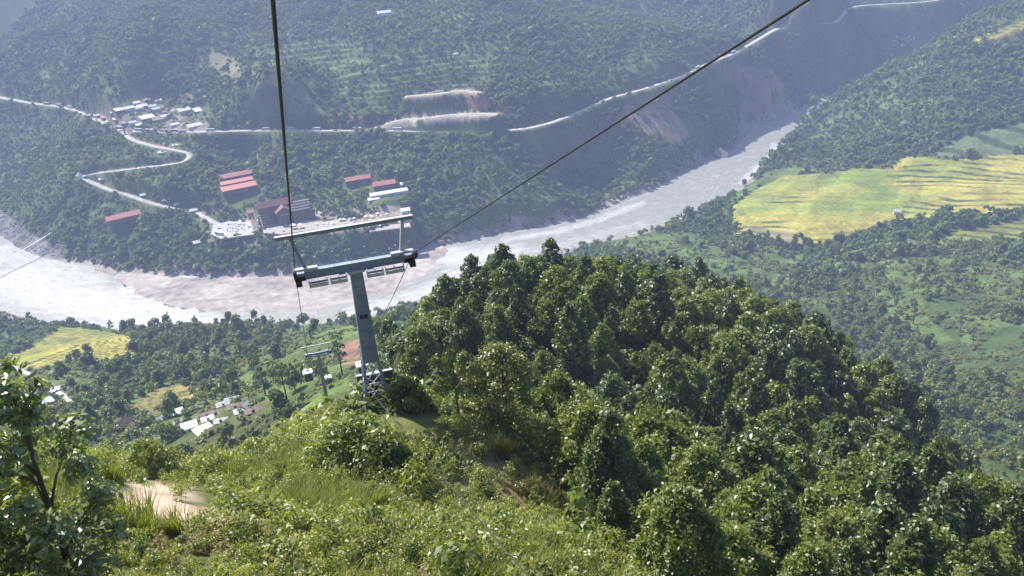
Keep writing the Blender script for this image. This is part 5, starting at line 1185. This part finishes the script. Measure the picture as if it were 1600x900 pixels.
# ---------------------------------------------------------------- single plants of the foreground
def plant(px, py, D, name, label, cat='tree', **kw):
    o = tree_proto(name, abs(hash((px, py))) % 1000 if False else int(px * 7 + py), label=label, cat=cat, **kw)
    p = hit(px, py, 8, 120) if py < 899 else atD(px, py, D); p[2] = float(hgt(p[0], p[1])) - .1; o.location = p; return o
plant(960, 860, 31, 'vine_covered_tree', 'tall dark creeper-covered tree standing alone right of the meadow', H=8.2, R=1.3, nl=14000, ls=.15, lm='leaf_dark', cone=.4, base=.04, n=34, thick=.02)
plant(790, 668, 58, 'yellowish_tree', 'yellowish feathery tree at the upper edge of the meadow', H=5.2, R=2.2, nl=9000, ls=.16, lm='leaf_yellow', cone=.1, base=.35, n=50, cr=.14, shell=.3, up=1.0, thick=.02)
plant(718, 660, 60, 'olive_tree', 'small olive-brown tree with bare thin stems beside the yellowish tree', H=4.6, R=1.3, nl=2600, ls=.16, lm='leaf_yellow', cone=.1, base=.45, n=14, thick=.018)
plant(560, 735, 33.5, 'broadleaf_bush', 'large leafy green bush in front of the cable tower foot', 'bush', H=2.7, R=2.0, nl=8000, ls=.23, lm='leaf', cone=.2, base=.15, n=26, aspect=.35, thick=.03)
plant(610, 745, 32, 'broadleaf_bush', 'darker green bush right beside the large bush at the tower foot', 'bush', H=2.0, R=1.0, nl=3500, ls=.17, lm='leaf_dark', cone=.2, base=.1, n=16, thick=.03)
plant(782, 845, 24, 'conical_shrub', 'small dark conical shrub under the low cable in the meadow', 'shrub', H=1.7, R=.48, nl=3500, ls=.09, lm='leaf_dark', cone=.6, base=.05, n=20, thick=.02)
plant(850, 925, 20, 'pale_leaved_shrub', 'shrub with pale shiny leaves at the bottom of the meadow', 'shrub', H=1.1, R=.6, nl=2200, ls=.12, lm='leaf', cone=.2, base=.1, n=12, thick=.02)
plant(240, 745, 30, 'meadow_bush', 'bush with a dark hollow above the bare earth patch', 'bush', H=1.9, R=1.3, nl=5000, ls=.13, lm='leaf_scrub', cone=.2, base=.1, n=18, thick=.03)
plant(135, 960, 16.0, 'left_foreground_tree', 'large leafy tree rising left of the bare earth patch', H=6.0, R=1.25, nl=5200, ls=.17, lm='leaf_pale', cone=.05, base=.3, n=34, cr=.2, shell=.3, aspect=.42, thick=.016, limbs=14)
plant(15, 900, 17.0, 'leafy_tree', 'bushy tree at the left margin before the small houses', H=3.9, R=1.4, nl=6500, ls=.14, lm='leaf_scrub', cone=.25, base=.1, n=40, cr=.16, shell=.3, aspect=.45, thick=.02)
plant(60, 1010, 14.5, 'leafy_shrub', 'dense dark shrub below the large left tree', 'shrub', H=2.2, R=1.5, nl=7500, ls=.15, lm='leaf', cone=.1, base=.05, n=40, cr=.16, shell=.3, aspect=.4, thick=.02)
plant(-70, 1000, 15.0, 'leafy_shrub', 'green shrub cut by the left frame edge', 'shrub', H=2.8, R=1.6, nl=7500, ls=.14, lm='leaf', cone=.1, base=.05, n=40, cr=.16, shell=.3, aspect=.4, thick=.02)
for q, (a_, b_, L) in enumerate([(400, 690, 'dark bush left of the large bush on the meadow brow'), (455, 688, 'dark green bush on the brow nearest the large bush'), (345, 692, 'dark bush on the brow below the village roofs'), (640, 640, 'green bush right of the tower foot'), (665, 628, 'bush between the tower foot and the wood')]):
    plant(a_, b_, 44 + q % 2, 'brow_bush', L, 'bush', H=2.2, R=1.3, nl=3200, ls=.22, lm='leaf_dark' if q < 3 else 'leaf', cone=.3, base=.05, n=16, thick=.03)

# ---------------------------------------------------------------- undergrowth (uncountable)
def shrub_mesh(seed, nl, ls, lm, R=.5, H=.7, up=.7):
    r = np.random.default_rng(seed); k = 7
    c = np.column_stack([r.normal(size=k) * R * .4, r.normal(size=k) * R * .4, H * (.2 + .7 * r.random(k))]); return leafmesh('shrub', [leaves(nl, c, R * (.35 + .3 * r.random(k)), ls, r, up, .6, 1, .5)], M[lm])
def tuft_mesh(seed, n, h, lm):
    r = np.random.default_rng(seed); a = r.uniform(0, 6.28, n); b = r.uniform(0, 6.28, n); s = r.uniform(0, .28, n); L = h * r.uniform(.5, 1.1, n); bend = r.uniform(.2, .7, n) * L
    p0 = np.column_stack([s * np.cos(b), s * np.sin(b), np.zeros(n)]); d = np.column_stack([np.cos(a), np.sin(a), np.zeros(n)]); w = np.column_stack([-np.sin(a), np.cos(a), np.zeros(n)]) * .012
    up = np.array([0, 0, 1.]); mid = p0 + d * (bend * .35)[:, None] + up * (L * .6)[:, None]; tip = p0 + d * bend[:, None] + up * L[:, None]
    V = np.stack([p0 - w, p0 + w, mid + w, mid - w, mid - w, mid + w, tip + w * .2, tip - w * .2], 1).reshape(-1, 3)
    return leafmesh('tuft', [(V, np.arange(8 * n).reshape(-1, 4), np.repeat(r.random(n), 8))], M[lm])
UM = [shrub_mesh(500 + i, 260, .10, 'leaf_scrub') for i in range(5)] + [shrub_mesh(520 + i, 260, .12, 'leaf') for i in range(2)] + [shrub_mesh(530, 150, .09, 'leaf_dry', .4, .6)] + [shrub_mesh(535 + i, 90, .24, 'leaf_pale', .5, .8) for i in range(2)]
GMs = [tuft_mesh(540 + i, 90, .85, 'leaf_scrub') for i in range(3)] + [tuft_mesh(550 + i, 50, .7, 'leaf_dry') for i in range(2)]
x, y, D = polar(26000, -38, 40, 10, 62)
z = hgt(x, y); px, py = proj(np.column_stack([x, y, z]))
ok = (px > -250) & (px < 1850) & (py < 1250) & (D > 9)
for (cx, cy), a, b, c in P_:
    q = np.hypot((px - cx) / a, (py - cy) / b); ok &= ~((q < (1.2 if cy == 797 else .85)) & (rng.random(len(x)) < (.97 if cy == 797 else .4)))
d_, _ = segdist(x, y, [TWR_XY, TWR_XY]) if False else (np.hypot(x + 7.0, y - 39.8), 0); ok &= d_ > 3.0
x, y, D, z, px, py = [q[ok] for q in (x, y, D, z, px, py)]
n = len(x); cl = fbm(x / 3.5, y / 3.5, 90, 3); dry = fbm(x / 6, y / 6, 95, 3)
s_ = (.35 + 1.2 * cl) * rng.uniform(.5, 1.5, n) * np.interp(D, [12, 40, 60], [.85, 1.05, 1.3]); big = (rng.random(n) < .035) & (fbm(x / 6, y / 6, 130, 2) > .42) & (px > 400)
pick = rng.choice(5, n); pick = np.where(rng.random(n) < .10 + .25 * (px < 140), rng.integers(5, 7, n), pick); pick = np.where((dry > .50) & (rng.random(n) < .40), 7, pick); pick = np.where((fbm(x / 4, y / 4, 120, 2) > .5) & (rng.random(n) < .16), rng.integers(8, 10, n), pick); s_ = np.where(big & (pick < 7), s_ * 2.0, s_); s_ = np.where((px > 130) & (px < 340) & (py > 800), s_ * .6, s_); s_ = np.where(pick > 7, np.minimum(s_, .9), s_)
scatter('undergrowth', np.column_stack([x, y, z - .1]), rng.uniform(0, 6.28, n), np.column_stack([s_, s_, s_ * rng.uniform(.8, 1.4, n)]), pick, UM, 'tangled yellow-green undergrowth covering the near meadow slope', 'undergrowth')
x, y, D = polar(26000, -38, 38, 10, 60); z = hgt(x, y); px, py = proj(np.column_stack([x, y, z]))
ok = (px > -200) & (px < 1400) & (fbm(x / 4, y / 4, 97, 3) > .53) & (np.hypot(x + 7.0, y - 39.5) > 3.2)
for (cx, cy), a, b, c in P_[:1] + P_[3:4]: ok &= ~((np.hypot((px - cx) / a, (py - cy) / b) < .8) & (rng.random(len(x)) < .93))
x, y, D, z, px, py = [q[ok] for q in (x, y, D, z, px, py)]; n = len(x)
drym = np.zeros(n, bool)
for (cx, cy), a, b, c in P_[2:]: drym |= (np.hypot((px - cx) / a, (py - cy) / b) < 1.2)
pick = np.where(drym & (rng.random(n) < .7), rng.integers(3, 5, n), rng.integers(0, 3, n)); s_ = rng.uniform(.55, 1.35, n)
scatter('long_grass', np.column_stack([x, y, z - .05]), rng.uniform(0, 6.28, n), np.column_stack([s_] * 3), pick, GMs, 'long green and straw coloured grass between the shrubs of the meadow', 'grass')
# forest floor under the ridge trees
x, y, D = polar(15000, -12, 42, 42, 235); z = hgt(x, y); px, py = proj(np.column_stack([x, y, z]))
n = len(x); s_ = rng.uniform(1.6, 3.4, n)
scatter('forest_understorey', np.column_stack([x, y, z - .2]), rng.uniform(0, 6.28, n), np.column_stack([s_, s_, s_ * .8]), rng.integers(0, 7, n), [shrub_mesh(560 + i, 170, .16, 'leaf' if i % 2 else 'leaf_dark') for i in range(7)], 'dense green understorey below the ridge trees', 'undergrowth')

# ---------------------------------------------------------------- haze
hz = MB().box((0, 0, 305), (9400, 9400, 625 + 10)).build('haze', M['white']); hz.data.materials.clear()
hm = bpy.data.materials.new('haze'); hm.use_nodes = True; hn = hm.node_tree.nodes; hn.remove(hn['Principled BSDF'])
pv = hn.new('ShaderNodeVolumePrincipled'); pv.inputs['Density'].default_value = HAZE; pv.inputs['Color'].default_value = (*HAZE_COLOR, 1); pv.inputs['Anisotropy'].default_value = .0
hm.node_tree.links.new(pv.outputs[0], hn['Material Output'].inputs['Volume']); hz.data.materials.append(hm)
tag(hz, 'thin blue haze filling the valley air', kind='stuff')
